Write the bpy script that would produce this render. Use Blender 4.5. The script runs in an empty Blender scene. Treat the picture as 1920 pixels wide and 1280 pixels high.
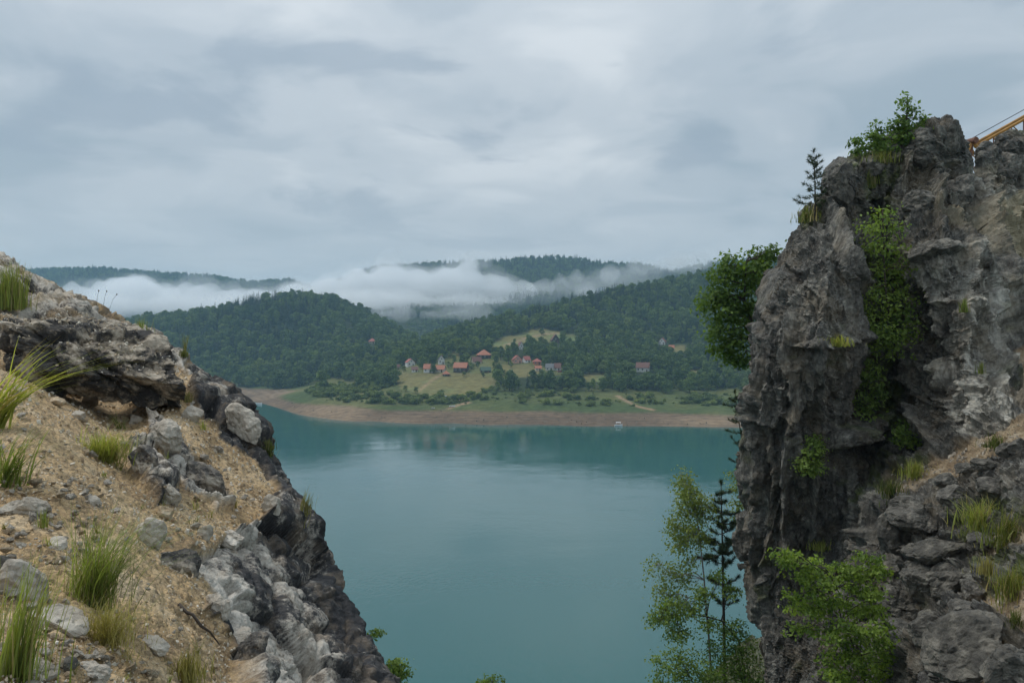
import bpy, math, random
import numpy as np
from mathutils import Vector

random.seed(7)
RNG = np.random.default_rng(7)
SC = bpy.context.scene
COL = SC.collection

# ------------------------------------------------------------------ camera, sky, sun, exposure
F = 1920 * 28.0 / 36.0          # focal length in pixels of a 1920 px wide picture
CAMZ = 50.0                     # metres above the lake
cam = bpy.data.cameras.new('camera')
cam.lens = 28.0
cam.sensor_width = 36.0
cam.clip_start = 0.05
cam.clip_end = 20000.0
cam_o = bpy.data.objects.new('camera', cam)
cam_o.location = (0, 0, CAMZ)
cam_o.rotation_euler = (math.radians(90), 0, 0)
COL.objects.link(cam_o)
SC.camera = cam_o

SUN_EL, SUN_AZ = 60.0, -75.0
world = bpy.data.worlds.new('World')
SC.world = world
world.use_nodes = True
wt = world.node_tree
for n in list(wt.nodes):
    wt.nodes.remove(n)


def N(tree, kind, **kw):
    n = tree.nodes.new(kind)
    for k, v in kw.items():
        if k.startswith('i_'):
            n.inputs[k[2:].replace('_', ' ')].default_value = v
        else:
            setattr(n, k, v)
    return n


def L(tree, a, ao, b, bi):
    tree.links.new(a.outputs[ao], b.inputs[bi])


def M(tree, op, a, b=None, clamp=False):
    """a math node; a and b are numbers or (node, output) pairs; returns (node, 0)"""
    n = tree.nodes.new('ShaderNodeMath')
    n.operation = op
    n.use_clamp = clamp
    for k, x in enumerate((a, b)):
        if x is None:
            continue
        if isinstance(x, tuple):
            tree.links.new(x[0].outputs[x[1]], n.inputs[k])
        else:
            n.inputs[k].default_value = x
    return (n, 0)


def ramp(tree, src, stops, interp='LINEAR'):
    n = tree.nodes.new('ShaderNodeValToRGB')
    n.color_ramp.interpolation = interp
    e = n.color_ramp.elements
    while len(e) < len(stops):
        e.new(0.5)
    for k, (p, c) in enumerate(stops):
        e[k].position = p
        e[k].color = (*c, 1) if len(c) == 3 else c
    tree.links.new(src[0].outputs[src[1]], n.inputs[0])
    return (n, 0)


def mixc(tree, fac, a, b, mode='MIX'):
    n = tree.nodes.new('ShaderNodeMix')
    n.data_type = 'RGBA'
    n.blend_type = mode
    for s, x in ((0, fac), (6, a), (7, b)):
        if isinstance(x, tuple) and hasattr(x[0], 'outputs'):
            tree.links.new(x[0].outputs[x[1]], n.inputs[s])
        elif s == 0:
            n.inputs[0].default_value = x
        else:
            n.inputs[s].default_value = (*x, 1)
    return (n, 2)


def build_world():
    t = wt
    tc = N(t, 'ShaderNodeTexCoord')
    sep = N(t, 'ShaderNodeSeparateXYZ')
    L(t, tc, 'Generated', sep, 0)
    z = M(t, 'MAXIMUM', (sep, 2), 0.0)
    zz = M(t, 'ADD', z, 0.16)
    px = M(t, 'DIVIDE', (sep, 0), zz)
    py = M(t, 'DIVIDE', (sep, 1), zz)
    cmb = N(t, 'ShaderNodeCombineXYZ')
    t.links.new(px[0].outputs[0], cmb.inputs[0])
    t.links.new(py[0].outputs[0], cmb.inputs[1])

    def noise(scale, detail, dist, off, rough=0.5, sx=1.0, sy=1.0):
        mp = N(t, 'ShaderNodeMapping')
        mp.inputs['Location'].default_value = off
        mp.inputs['Scale'].default_value = (sx, sy, 1)
        L(t, cmb, 0, mp, 0)
        n = N(t, 'ShaderNodeTexNoise')
        n.inputs['Scale'].default_value = scale
        n.inputs['Detail'].default_value = detail
        n.inputs['Roughness'].default_value = rough
        n.inputs['Distortion'].default_value = dist
        L(t, mp, 0, n, 'Vector')
        return (n, 0)
    big = noise(0.75, 4, 0.5, (15.5, 3.3, 0), 0.45)
    mid = noise(2.1, 6, 0.5, (18.5, 8.3, 0), 0.5)
    base = M(t, 'ADD', M(t, 'MULTIPLY', big, 0.52), M(t, 'MULTIPLY', mid, 0.48))
    cloud = ramp(t, base, [(0.38, (0.315, 0.380, 0.435)), (0.47, (0.400, 0.455, 0.505)),
                           (0.54, (0.470, 0.518, 0.560)), (0.64, (0.580, 0.618, 0.648))], 'EASE')
    # ragged darker scud below the sheet
    sc1 = noise(1.5, 7, 0.35, (10.23, 2.9, 0), 0.55, 1.0, 1.0)
    scud = ramp(t, sc1, [(0.52, (0, 0, 0)), (0.62, (1, 1, 1))], 'EASE')
    fac = M(t, 'MULTIPLY', scud, 0.65)
    cloud = mixc(t, fac, cloud, (0.290, 0.350, 0.415))
    # the sheet melts into even grey air towards the horizon
    hz_ = N(t, 'ShaderNodeMapRange', interpolation_type='SMOOTHSTEP')
    hz_.inputs[1].default_value = 0.04
    hz_.inputs[2].default_value = 0.24
    hz_.inputs[3].default_value = 0.85
    hz_.inputs[4].default_value = 0.0
    t.links.new(z[0].outputs[0], hz_.inputs[0])
    cloud = mixc(t, (hz_, 0), cloud, (0.445, 0.497, 0.548))
    # overcast law: the layer is brighter overhead than near the horizon
    grad = M(t, 'ADD', 0.93, M(t, 'MULTIPLY', M(t, 'MULTIPLY', z, z), 1.15))
    sc10 = M(t, 'MULTIPLY', grad, 10.0)
    vm = N(t, 'ShaderNodeVectorMath', operation='SCALE')
    t.links.new(cloud[0].outputs[cloud[1]], vm.inputs[0])
    t.links.new(sc10[0].outputs[0], vm.inputs['Scale'])
    sky = N(t, 'ShaderNodeTexSky')
    sky.sky_type = 'NISHITA'
    sky.sun_disc = False
    sky.sun_elevation = math.radians(SUN_EL)
    sky.sun_rotation = math.radians(SUN_AZ)
    mx = mixc(t, 0.93, (sky, 0), (vm, 0))
    bg = N(t, 'ShaderNodeBackground')
    bg.inputs['Strength'].default_value = 0.1
    t.links.new(mx[0].outputs[mx[1]], bg.inputs[0])
    out = N(t, 'ShaderNodeOutputWorld')
    L(t, bg, 0, out, 0)


build_world()

sun = bpy.data.lights.new('sun', 'SUN')
sun.energy = 1.5
sun.angle = math.radians(25)
sun.color = (1.0, 0.96, 0.9)
sun_o = bpy.data.objects.new('sun', sun)
_d = Vector((math.sin(math.radians(SUN_AZ)) * math.cos(math.radians(SUN_EL)),
             math.cos(math.radians(SUN_AZ)) * math.cos(math.radians(SUN_EL)),
             math.sin(math.radians(SUN_EL))))
sun_o.rotation_euler = _d.to_track_quat('Z', 'Y').to_euler()
sun_o.location = (0, 0, 400)
COL.objects.link(sun_o)

SC.view_settings.view_transform = 'Standard'
SC.view_settings.look = 'None'
SC.view_settings.exposure = 0.27
SC.view_settings.gamma = 1.0
SC.view_settings.use_curve_mapping = False
SC.render.engine = 'CYCLES'
SC.cycles.use_denoising = True
SC.cycles.max_bounces = 8
SC.cycles.diffuse_bounces = 3
SC.cycles.glossy_bounces = 2
SC.cycles.transmission_bounces = 4
SC.cycles.volume_bounces = 5
SC.cycles.transparent_max_bounces = 8
SC.cycles.use_adaptive_sampling = True
SC.cycles.adaptive_threshold = 0.02

# ------------------------------------------------------------------ small helpers


def P(u, v, Y):
    """the point Y metres ahead that lies in the direction of photo pixel (u, v)"""
    return np.array([(u - 960) / F * Y, Y, CAMZ - (v - 640) / F * Y])


def Pa(u, v, Y):
    return np.stack([(u - 960) / F * Y, Y + 0 * u, CAMZ - (v - 640) / F * Y], -1)


def uv_of(p):
    return 960 + p[..., 0] / p[..., 1] * F, 640 - (p[..., 2] - CAMZ) / p[..., 1] * F


def tag(o, label=None, cat=None, group=None, kind=None):
    if label:
        o['label'] = label
    if cat:
        o['category'] = cat
    if group:
        o['group'] = group
    if kind:
        o['kind'] = kind
    return o


def empty(name, loc=(0, 0, 0), rz=0.0):
    o = bpy.data.objects.new(name, None)
    o.empty_display_size = 0.2
    o.location = tuple(float(c) for c in loc)
    o.rotation_euler = (0, 0, rz)
    COL.objects.link(o)
    return o


def mesh_data(name, V, faces, mats=(), smooth=False, attrs=None):
    """V (n,3); faces: list of integer arrays (m,k)"""
    me = bpy.data.meshes.new(name)
    V = np.ascontiguousarray(V, dtype=np.float32)
    me.vertices.add(len(V))
    me.vertices.foreach_set('co', V.ravel())
    idx, start, c = [], [], 0
    for f in faces:
        f = np.asarray(f, dtype=np.int32)
        if f.size == 0:
            continue
        k = f.shape[1]
        idx.append(f.ravel())
        start.append(c + np.arange(len(f), dtype=np.int32) * k)
        c += f.size
    if idx:
        idx = np.concatenate(idx)
        start = np.concatenate(start)
        me.loops.add(len(idx))
        me.loops.foreach_set('vertex_index', idx)
        me.polygons.add(len(start))
        me.polygons.foreach_set('loop_start', start)
    for m in mats:
        me.materials.append(m)
    me.update(calc_edges=True)
    if idx is not None and len(start):
        me.polygons.foreach_set('use_smooth', np.full(len(start), bool(smooth)))
    for k, a in (attrs or {}).items():
        a = np.asarray(a, dtype=np.float32)
        if a.ndim == 1:
            at = me.attributes.new(k, 'FLOAT', 'POINT')
            at.data.foreach_set('value', a)
        else:
            at = me.attributes.new(k, 'FLOAT_COLOR', 'POINT')
            full = np.ones((len(a), 4), np.float32)
            full[:, :3] = a
            at.data.foreach_set('color', full.ravel())
    return me


def link(name, me, parent=None, loc=None):
    o = bpy.data.objects.new(name, me)
    COL.objects.link(o)
    if parent is not None:
        o.parent = parent
    if loc is not None:
        o.location = tuple(float(c) for c in loc)
    return o


class MB:
    """collects vertices and faces for one mesh"""

    def __init__(self):
        self.V, self.F, self.n, self.A = [], [], 0, []

    def add(self, V, *faces, shade=0.5):
        V = np.asarray(V, float)
        for f in faces:
            f = np.asarray(f, int)
            if f.size:
                self.F.append(f + self.n)
        self.V.append(V)
        self.A.append(np.broadcast_to(np.asarray(shade, float), (len(V),)))
        self.n += len(V)
        return self

    def box(self, x0, x1, y0, y1, z0, z1):
        V = [(x, y, z) for z in (z0, z1) for y in (y0, y1) for x in (x0, x1)]
        return self.add(V, [(0, 2, 3, 1), (4, 5, 7, 6), (0, 1, 5, 4), (2, 6, 7, 3), (0, 4, 6, 2), (1, 3, 7, 5)])

    def tube(self, pts, radii, sides=6):
        pts = np.asarray(pts, float)
        n = len(pts)
        radii = np.broadcast_to(np.asarray(radii, float), (n,))
        T = np.gradient(pts, axis=0)
        T /= np.linalg.norm(T, axis=1, keepdims=True) + 1e-9
        ref = np.where(np.abs(T[:, 2:3]) > 0.9, np.array([[1.0, 0, 0]]), np.array([[0, 0, 1.0]]))
        A = np.cross(T, ref)
        A /= np.linalg.norm(A, axis=1, keepdims=True) + 1e-9
        B = np.cross(T, A)
        an = np.arange(sides) / sides * 2 * np.pi
        ring = A[:, None] * np.cos(an)[None, :, None] + B[:, None] * np.sin(an)[None, :, None]
        V = (pts[:, None] + ring * radii[:, None, None]).reshape(-1, 3)
        i = np.arange(n - 1)[:, None] * sides
        j = np.arange(sides)[None]
        j2 = (j + 1) % sides
        q = np.stack([i + j, i + j2, i + sides + j2, i + sides + j], -1).reshape(-1, 4)
        caps = [np.arange(sides)[::-1][None], (np.arange(sides) + (n - 1) * sides)[None]]
        return self.add(V, q, *caps)

    def build(self, name, mat, parent=None, smooth=False, loc=None, world=False):
        return link(name, self.data(name, mat, smooth), parent, loc)

    def data(self, name, mat, smooth=False):
        by = {}
        for f in self.F:
            by.setdefault(f.shape[1], []).append(f)
        return mesh_data(name, np.concatenate(self.V), [np.concatenate(v) for v in by.values()], [mat], smooth,
                         {'shade': np.concatenate(self.A)})


# ------------------------------------------------------------------ noise in numpy
def _h(ix, iy, iz, seed):
    h = (ix.astype(np.int64) * 374761393 + iy.astype(np.int64) * 668265263 + iz.astype(np.int64) * 2147483629
         + seed * 974126177).astype(np.uint32)
    h = (h ^ (h >> np.uint32(13))) * np.uint32(1274126177)
    h = (h ^ (h >> np.uint32(15))) * np.uint32(2246822519)
    return ((h ^ (h >> np.uint32(16))) & np.uint32(0xffffff)).astype(np.float32) / np.float32(16777216.0)


def vnoise(p, seed=0):
    """value noise in -1..1"""
    b = np.floor(p)
    f = p - b
    f = f * f * (3 - 2 * f)
    b = b.astype(np.int64)
    r = 0
    for dx in (0, 1):
        wx = f[..., 0] if dx else 1 - f[..., 0]
        for dy in (0, 1):
            wy = f[..., 1] if dy else 1 - f[..., 1]
            for dz in (0, 1):
                wz = f[..., 2] if dz else 1 - f[..., 2]
                r = r + wx * wy * wz * _h(b[..., 0] + dx, b[..., 1] + dy, b[..., 2] + dz, seed)
    return r * 2 - 1


def fbm(p, octaves=4, seed=0, gain=0.5):
    r, a, s = 0, 1.0, 0
    for k in range(octaves):
        r = r + a * vnoise(p * (2.03 ** k) + 17.3 * k, seed + k)
        s += a
        a *= gain
    return r / s


def facets(p, seed=0, tilt=0.38, cheb=False):
    """tilted flat blocks: value (about -0.6..0.6) and the distance to the joint with the next block"""
    b = np.floor(p).astype(np.int64)
    n = len(p)
    d1 = np.full(n, 9e9, np.float32)
    d2 = np.full(n, 9e9, np.float32)
    val = np.zeros(n, np.float32)
    for dx in (-1, 0, 1):
        for dy in (-1, 0, 1):
            for dz in (-1, 0, 1):
                cx, cy, cz = b[:, 0] + dx, b[:, 1] + dy, b[:, 2] + dz
                hx, hy, hz = _h(cx, cy, cz, seed), _h(cx, cy, cz, seed + 1), _h(cx, cy, cz, seed + 2)
                ex, ey, ez = p[:, 0] - cx - hx, p[:, 1] - cy - hy, p[:, 2] - cz - hz
                d = np.maximum(np.maximum(np.abs(ex), np.abs(ey)), np.abs(ez)) ** 2 if cheb else ex * ex + ey * ey + ez * ez
                near = d < d1
                d2 = np.where(near, d1, np.minimum(d2, d))
                d1 = np.where(near, d, d1)
                g = (np.mod(hx * 7.31, 1) - 0.5) * ex + (np.mod(hy * 5.77, 1) - 0.5) * ey + (np.mod(hz * 9.13, 1) - 0.5) * ez
                v = np.mod(hx * 3.7 + hy * 5.1, 1) - 0.5 + 2 * tilt * g
                val = np.where(near, v, val)
    return val, np.sqrt(d2) - np.sqrt(d1)


def rock(p, scales, amps, seed=0, crack=0.25, crackw=0.10, spacing=None, warp=0.22, cheb=False):
    """displacement of a broken rock face at points p (already stretched along the bedding)"""
    w = p + warp * scales[0] * np.stack([fbm(p / scales[0] * 1.3 + k * 31.7, 2, seed + 50 + k) for k in range(3)], -1) * 0.6
    r = 0
    for k, (s, a) in enumerate(zip(scales, amps)):
        v, e = facets(w / s + 3.1 * k, seed + 10 * k, 0.38, cheb)
        k_ = 1.0 if spacing is None else a_fade(spacing / s)
        r = r + a * k_ * (v - crack * np.exp(-(e / crackw) ** 2))
    return r


def a_fade(q):
    t = np.clip((0.55 - q) / 0.35, 0, 1)
    return t * t * (3 - 2 * t)


def rbf(ctrl, smooth=0.0):
    """thin-plate surface through (x, y, value) rows"""
    c = np.asarray(ctrl, float)
    xy, val = c[:, :2] / 100.0, c[:, 2]

    def k(r2):
        return np.where(r2 > 0, r2 * np.log(r2 + 1e-12), 0) * 0.5
    n = len(c)
    A = np.zeros((n + 3, n + 3))
    A[:n, :n] = k(((xy[:, None] - xy[None]) ** 2).sum(-1)) + np.eye(n) * smooth
    A[:n, n] = 1
    A[:n, n + 1:] = xy
    A[n, :n] = 1
    A[n + 1:, :n] = xy.T
    w = np.linalg.solve(A, np.concatenate([val, np.zeros(3)]))

    def f(x, y):
        sh = np.shape(x)
        q = np.stack([np.ravel(x), np.ravel(y)], -1) / 100.0
        out = np.empty(len(q))
        for s in range(0, len(q), 20000):
            qq = q[s:s + 20000]
            out[s:s + 20000] = k(((qq[:, None] - xy[None]) ** 2).sum(-1)) @ w[:n] + w[n] + qq @ w[n + 1:]
        return out.reshape(sh)
    return f


def inpoly(x, y, poly):
    poly = np.asarray(poly, float)
    r = np.zeros(np.shape(x), bool)
    j = len(poly) - 1
    for i in range(len(poly)):
        xi, yi = poly[i]
        xj, yj = poly[j]
        c = ((yi > y) != (yj > y)) & (x < (xj - xi) * (y - yi) / (yj - yi + 1e-12) + xi)
        r ^= c
        j = i
    return r


def blur(a, n=1):
    for _ in range(n):
        p = np.pad(a, 1, mode='edge')
        a = (p[:-2, 1:-1] + p[2:, 1:-1] + p[1:-1, :-2] + p[1:-1, 2:] + 2 * p[1:-1, 1:-1]) / 6
    return a


def grid_normals(G):
    a = np.gradient(G, axis=0)
    b = np.gradient(G, axis=1)
    n = np.cross(a, b)
    return n / (np.linalg.norm(n, axis=-1, keepdims=True) + 1e-9)


def grid_faces(nr, nc):
    i = np.arange(nr - 1)[:, None] * nc
    j = np.arange(nc - 1)[None]
    return np.stack([i + j, i + j + 1, i + nc + j + 1, i + nc + j], -1).reshape(-1, 4)


def resample(poly, n):
    p = np.asarray(poly, float)
    d = np.concatenate([[0], np.cumsum(np.linalg.norm(np.diff(p, axis=0), axis=1))])
    t = np.linspace(0, d[-1], n)
    return np.stack([np.interp(t, d, p[:, k]) for k in range(p.shape[1])], -1)


def sstep(a, b, x):
    t = np.clip((x - a) / (b - a), 0, 1)
    return t * t * (3 - 2 * t)


# ------------------------------------------------------------------ materials
def mat(name):
    m = bpy.data.materials.new(name)
    m.use_nodes = True
    t = m.node_tree
    return m, t, t.nodes['Principled BSDF']


def coords(t, scale=(1, 1, 1), rot=(0, 0, 0), obj=True):
    tc = N(t, 'ShaderNodeTexCoord')
    mp = N(t, 'ShaderNodeMapping')
    mp.inputs['Scale'].default_value = scale
    mp.inputs['Rotation'].default_value = rot
    L(t, tc, 'Object', mp, 0)
    return (mp, 0)


def noise_n(t, vec, scale, detail=5, rough=0.55, dist=0.0):
    n = N(t, 'ShaderNodeTexNoise')
    n.inputs['Scale'].default_value = scale
    n.inputs['Detail'].default_value = detail
    n.inputs['Roughness'].default_value = rough
    n.inputs['Distortion'].default_value = dist
    t.links.new(vec[0].outputs[vec[1]], n.inputs['Vector'])
    return (n, 0)


def voro_n(t, vec, scale, out=0, feature='F1', rand=1.0):
    n = N(t, 'ShaderNodeTexVoronoi')
    n.feature = feature
    n.inputs['Scale'].default_value = scale
    n.inputs['Randomness'].default_value = rand
    t.links.new(vec[0].outputs[vec[1]], n.inputs['Vector'])
    return (n, out)


def attr(t, name, out='Fac'):
    n = N(t, 'ShaderNodeAttribute')
    n.attribute_name = name
    return (n, out)


def plug(t, src, node, inp):
    t.links.new(src[0].outputs[src[1]], node.inputs[inp])


def bump(t, src, strength, dist, bsdf):
    b = N(t, 'ShaderNodeBump')
    b.inputs['Strength'].default_value = strength
    b.inputs['Distance'].default_value = dist
    plug(t, src, b, 'Height')
    t.links.new(b.outputs[0], bsdf.inputs['Normal'])
    return b


def chips(t, vec, scale, w=1.0):
    """angular chipped relief: flat-sided pyramids, one per joint block"""
    n = N(t, 'ShaderNodeTexVoronoi')
    n.distance = 'CHEBYCHEV'
    n.inputs['Scale'].default_value = scale
    t.links.new(vec[0].outputs[vec[1]], n.inputs['Vector'])
    return M(t, 'MULTIPLY', (n, 0), -w)


def m_left():
    """pale limestone with black lichen, tan gravel where 'gravel' is 1"""
    m, t, b = mat('limestone_and_gravel')
    v = coords(t)
    vs = coords(t, (1.0, 1.0, 0.45), (0, math.radians(30), 0))
    n1 = noise_n(t, vs, 1.9, 12, 0.68, 0.2)
    n2 = noise_n(t, v, 14.0, 10, 0.75)
    s = M(t, 'ADD', M(t, 'MULTIPLY', n1, 0.6), M(t, 'MULTIPLY', n2, 0.4))
    s = M(t, 'SUBTRACT', s, M(t, 'MULTIPLY', attr(t, 'lichen'), 0.085))
    rockc = ramp(t, s, [(0.42, (0.032, 0.031, 0.032)), (0.470, (0.075, 0.071, 0.066)), (0.495, (0.28, 0.25, 0.21)),
                        (0.55, (0.50, 0.455, 0.385)), (0.68, (0.64, 0.595, 0.52))])
    warm = noise_n(t, v, 3.3, 4)
    rockc = mixc(t, ramp(t, warm, [(0.52, (0, 0, 0)), (0.70, (0.45, 0.45, 0.45))]), rockc, (0.40, 0.30, 0.20))
    g1 = noise_n(t, v, 2.2, 5)
    gcol = ramp(t, g1, [(0.3, (0.28, 0.185, 0.092)), (0.5, (0.43, 0.30, 0.158)), (0.68, (0.51, 0.39, 0.245))])
    vo = voro_n(t, v, 38.0, 1)
    hs = N(t, 'ShaderNodeRGBToBW')
    plug(t, vo, hs, 0)
    speck = ramp(t, (hs, 0), [(0.18, (0.55, 0.55, 0.55)), (0.45, (1, 1, 1)), (0.8, (1.45, 1.42, 1.36))])
    gcol = mixc(t, 0.8, gcol, speck, 'MULTIPLY')
    c = mixc(t, attr(t, 'gravel'), rockc, gcol)
    plug(t, c, b, 'Base Color')
    b.inputs['Roughness'].default_value = 0.85
    h1 = voro_n(t, v, 38.0, 0)
    h2 = noise_n(t, v, 26.0, 8, 0.65)
    h3 = voro_n(t, v, 120.0, 0)
    h = M(t, 'ADD', M(t, 'ADD', M(t, 'MULTIPLY', h1, -0.5), h2), M(t, 'MULTIPLY', h3, -0.3))
    rk = M(t, 'SUBTRACT', 1.0, attr(t, 'gravel'))
    ch = M(t, 'ADD', chips(t, vs, 3.6, 4.2), chips(t, vs, 12.0, 0.7))
    h = M(t, 'ADD', h, M(t, 'MULTIPLY', ch, rk))
    bump(t, h, 0.8, 0.035, b)
    return m


def m_stone(name, stops, scale=4.0):
    m, t, b = mat(name)
    v = coords(t)
    oi = N(t, 'ShaderNodeObjectInfo')
    n1 = noise_n(t, v, scale, 12, 0.72, 0.2)
    c = ramp(t, n1, stops)
    rnd = ramp(t, (oi, 'Random'), [(0, (0.72, 0.70, 0.66)), (1, (1.12, 1.1, 1.08))])
    c = mixc(t, 1.0, c, rnd, 'MULTIPLY')
    plug(t, c, b, 'Base Color')
    b.inputs['Roughness'].default_value = 0.85
    h = M(t, 'ADD', noise_n(t, v, scale * 9, 9, 0.72), M(t, 'ADD', chips(t, v, scale * 1.6, 2.2), chips(t, v, scale * 4.5, 0.9)))
    bump(t, h, 0.75, 0.11 / scale, b)
    return m


def m_cliff():
    m, t, b = mat('dark_cliff_rock')
    v = coords(t)
    vs = coords(t, (1.0, 1.0, 0.22), (0, math.radians(-7), 0))
    n1 = noise_n(t, vs, 0.6, 12, 0.7, 0.2)
    n2 = noise_n(t, v, 5.5, 12, 0.74)
    s = M(t, 'ADD', M(t, 'MULTIPLY', n1, 0.5), M(t, 'MULTIPLY', n2, 0.5))
    s = M(t, 'ADD', s, M(t, 'MULTIPLY', attr(t, 'pale'), 0.14))
    rockc = ramp(t, s, [(0.39, (0.027, 0.026, 0.023)), (0.46, (0.082, 0.078, 0.068)), (0.53, (0.145, 0.138, 0.118)),
                        (0.585, (0.27, 0.255, 0.215)), (0.68, (0.50, 0.475, 0.41))])
    br = noise_n(t, v, 1.1, 5)
    rockc = mixc(t, ramp(t, br, [(0.47, (0, 0, 0)), (0.64, (0.6, 0.6, 0.6))]), rockc, (0.140, 0.108, 0.066))
    vk = noise_n(t, coords(t, (1.0, 1.0, 0.07), (0, math.radians(-5), 0)), 3.2, 8, 0.7)
    rockc = mixc(t, 0.75, rockc, ramp(t, vk, [(0.40, (0.42, 0.40, 0.39)), (0.50, (1, 1, 1)), (0.62, (1.35, 1.32, 1.27))]), 'MULTIPLY')
    fl = ramp(t, noise_n(t, v, 13.0, 6, 0.75), [(0.57, (0, 0, 0)), (0.68, (0.75, 0.75, 0.75))])
    rockc = mixc(t, fl, rockc, (0.34, 0.31, 0.265))
    rockc = mixc(t, M(t, 'MULTIPLY', attr(t, 'yellow'), 0.75), rockc, (0.42, 0.35, 0.22))
    gn = noise_n(t, v, 3.0, 5)
    gcol = ramp(t, gn, [(0.3, (0.20, 0.135, 0.075)), (0.55, (0.38, 0.285, 0.175)), (0.72, (0.46, 0.39, 0.30))])
    c = mixc(t, attr(t, 'gravel'), rockc, gcol)
    mo = ramp(t, noise_n(t, v, 7.0, 6), [(0.35, (0.045, 0.062, 0.018)), (0.7, (0.13, 0.15, 0.035))])
    c = mixc(t, attr(t, 'moss'), c, mo)
    plug(t, c, b, 'Base Color')
    b.inputs['Roughness'].default_value = 0.88
    vt = coords(t, (1.0, 1.0, 0.38), (0, math.radians(-8), 0))
    h = M(t, 'ADD', noise_n(t, v, 8.0, 12, 0.75), M(t, 'ADD', chips(t, vt, 2.2, 2.6), chips(t, vt, 6.0, 1.2)))
    bump(t, h, 0.9, 0.12, b)
    return m


def m_leaf(name, dark, light, trans=0.35, tcol=None, straw=None, vary=True):
    m = bpy.data.materials.new(name)
    m.use_nodes = True
    t = m.node_tree
    b = t.nodes['Principled BSDF']
    c = ramp(t, attr(t, 'shade'), [(0.0, dark), (1.0, light)] if straw is None else [(0.0, straw), (0.16, straw), (0.22, dark), (1.0, light)])
    oi = N(t, 'ShaderNodeObjectInfo')
    var = ramp(t, (oi, 'Random'), [(0, (0.66, 0.74, 0.72)), (0.5, (1, 1, 1)), (1, (1.42, 1.34, 1.1))])
    c = mixc(t, 1.0 if vary else 0.2, c, var, 'MULTIPLY')
    plug(t, c, b, 'Base Color')
    b.inputs['Roughness'].default_value = 0.55
    b.inputs['Specular IOR Level'].default_value = 0.25
    tr = N(t, 'ShaderNodeBsdfTranslucent')
    c2 = mixc(t, 1.0, c, tcol or (1.5, 1.5, 0.6), 'MULTIPLY')
    plug(t, c2, tr, 0)
    mx = N(t, 'ShaderNodeMixShader')
    mx.inputs[0].default_value = trans
    L(t, b, 0, mx, 1)
    L(t, tr, 0, mx, 2)
    L(t, mx, 0, t.nodes['Material Output'], 0)
    return m


def m_plain(name, col, rough=0.7, var=0.25, scale=6.0, metal=0.0, bmp=0.0):
    m, t, b = mat(name)
    v = coords(t)
    n = noise_n(t, v, scale, 5)
    lo = tuple(c * (1 - var) for c in col)
    hi = tuple(min(1, c * (1 + var)) for c in col)
    c = ramp(t, n, [(0.3, lo), (0.7, hi)])
    plug(t, c, b, 'Base Color')
    b.inputs['Roughness'].default_value = rough
    b.inputs['Metallic'].default_value = metal
    if bmp:
        bump(t, n, bmp, 0.02, b)
    return m


def m_terrain():
    m, t, b = mat('shore_ground')
    v = coords(t)
    c = attr(t, 'col', 'Color')
    n = noise_n(t, v, 0.22, 8, 0.65)
    k = ramp(t, n, [(0.3, (0.62, 0.62, 0.62)), (0.7, (1.35, 1.35, 1.35))])
    c = mixc(t, 1.0, c, k, 'MULTIPLY')
    plug(t, c, b, 'Base Color')
    b.inputs['Roughness'].default_value = 0.95
    b.inputs['Specular IOR Level'].default_value = 0.15
    bump(t, n, 0.6, 1.2, b)
    return m


def m_water():
    m, t, b = mat('lake_water')
    v = coords(t)
    b.inputs['Base Color'].default_value = (0.024, 0.100, 0.098, 1)
    b.inputs['Roughness'].default_value = 0.06
    b.inputs['IOR'].default_value = 1.333
    v2 = coords(t, (1.0, 0.5, 1.0), (0, 0, math.radians(12)))
    n1 = noise_n(t, v2, 0.9, 4, 0.6)
    n2 = noise_n(t, v2, 0.13, 4, 0.55)
    patch = ramp(t, noise_n(t, coords(t, (1.0, 1.0, 1.0)), 0.012, 4, 0.5, 0.5), [(0.42, (0.25, 0.25, 0.25)), (0.62, (1, 1, 1))])
    h = M(t, 'ADD', M(t, 'MULTIPLY', n1, 0.45), n2)
    h = M(t, 'MULTIPLY', h, patch)
    bump(t, h, 0.35, 0.35, b)
    return m


def m_pebble(name, stops):
    m, t, b = mat(name)
    oi = N(t, 'ShaderNodeObjectInfo')
    c = ramp(t, (oi, 'Random'), stops)
    n = ramp(t, noise_n(t, coords(t), 3.0, 6, 0.7), [(0.3, (0.75, 0.75, 0.75)), (0.7, (1.2, 1.2, 1.2))])
    c = mixc(t, 1.0, c, n, 'MULTIPLY')
    plug(t, c, b, 'Base Color')
    b.inputs['Roughness'].default_value = 0.9
    return m


MAT = {}
MAT['pebble'] = m_pebble('pebble', [(0.0, (0.30, 0.22, 0.135)), (0.3, (0.42, 0.335, 0.225)), (0.7, (0.50, 0.435, 0.335)), (1.0, (0.62, 0.57, 0.48))])
MAT['chip'] = m_pebble('chip', [(0.0, (0.10, 0.085, 0.07)), (0.4, (0.22, 0.19, 0.15)), (1.0, (0.44, 0.38, 0.30))])
MAT['left'] = m_left()
MAT['cliff'] = m_cliff()
MAT['terrain'] = m_terrain()
MAT['water'] = m_water()
MAT['limestone'] = m_stone('limestone', [(0.35, (0.15, 0.132, 0.112)), (0.43, (0.40, 0.355, 0.295)), (0.58, (0.62, 0.57, 0.49))])
MAT['dark_lime'] = m_stone('lichen_limestone', [(0.39, (0.032, 0.031, 0.031)), (0.47, (0.085, 0.079, 0.072)), (0.53, (0.29, 0.255, 0.21)), (0.62, (0.50, 0.45, 0.375))], 2.6)
MAT['boulder'] = m_stone('weathered_boulder', [(0.43, (0.028, 0.026, 0.025)), (0.49, (0.075, 0.066, 0.056)), (0.53, (0.24, 0.20, 0.15)), (0.61, (0.50, 0.435, 0.35))], 3.0)
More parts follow.
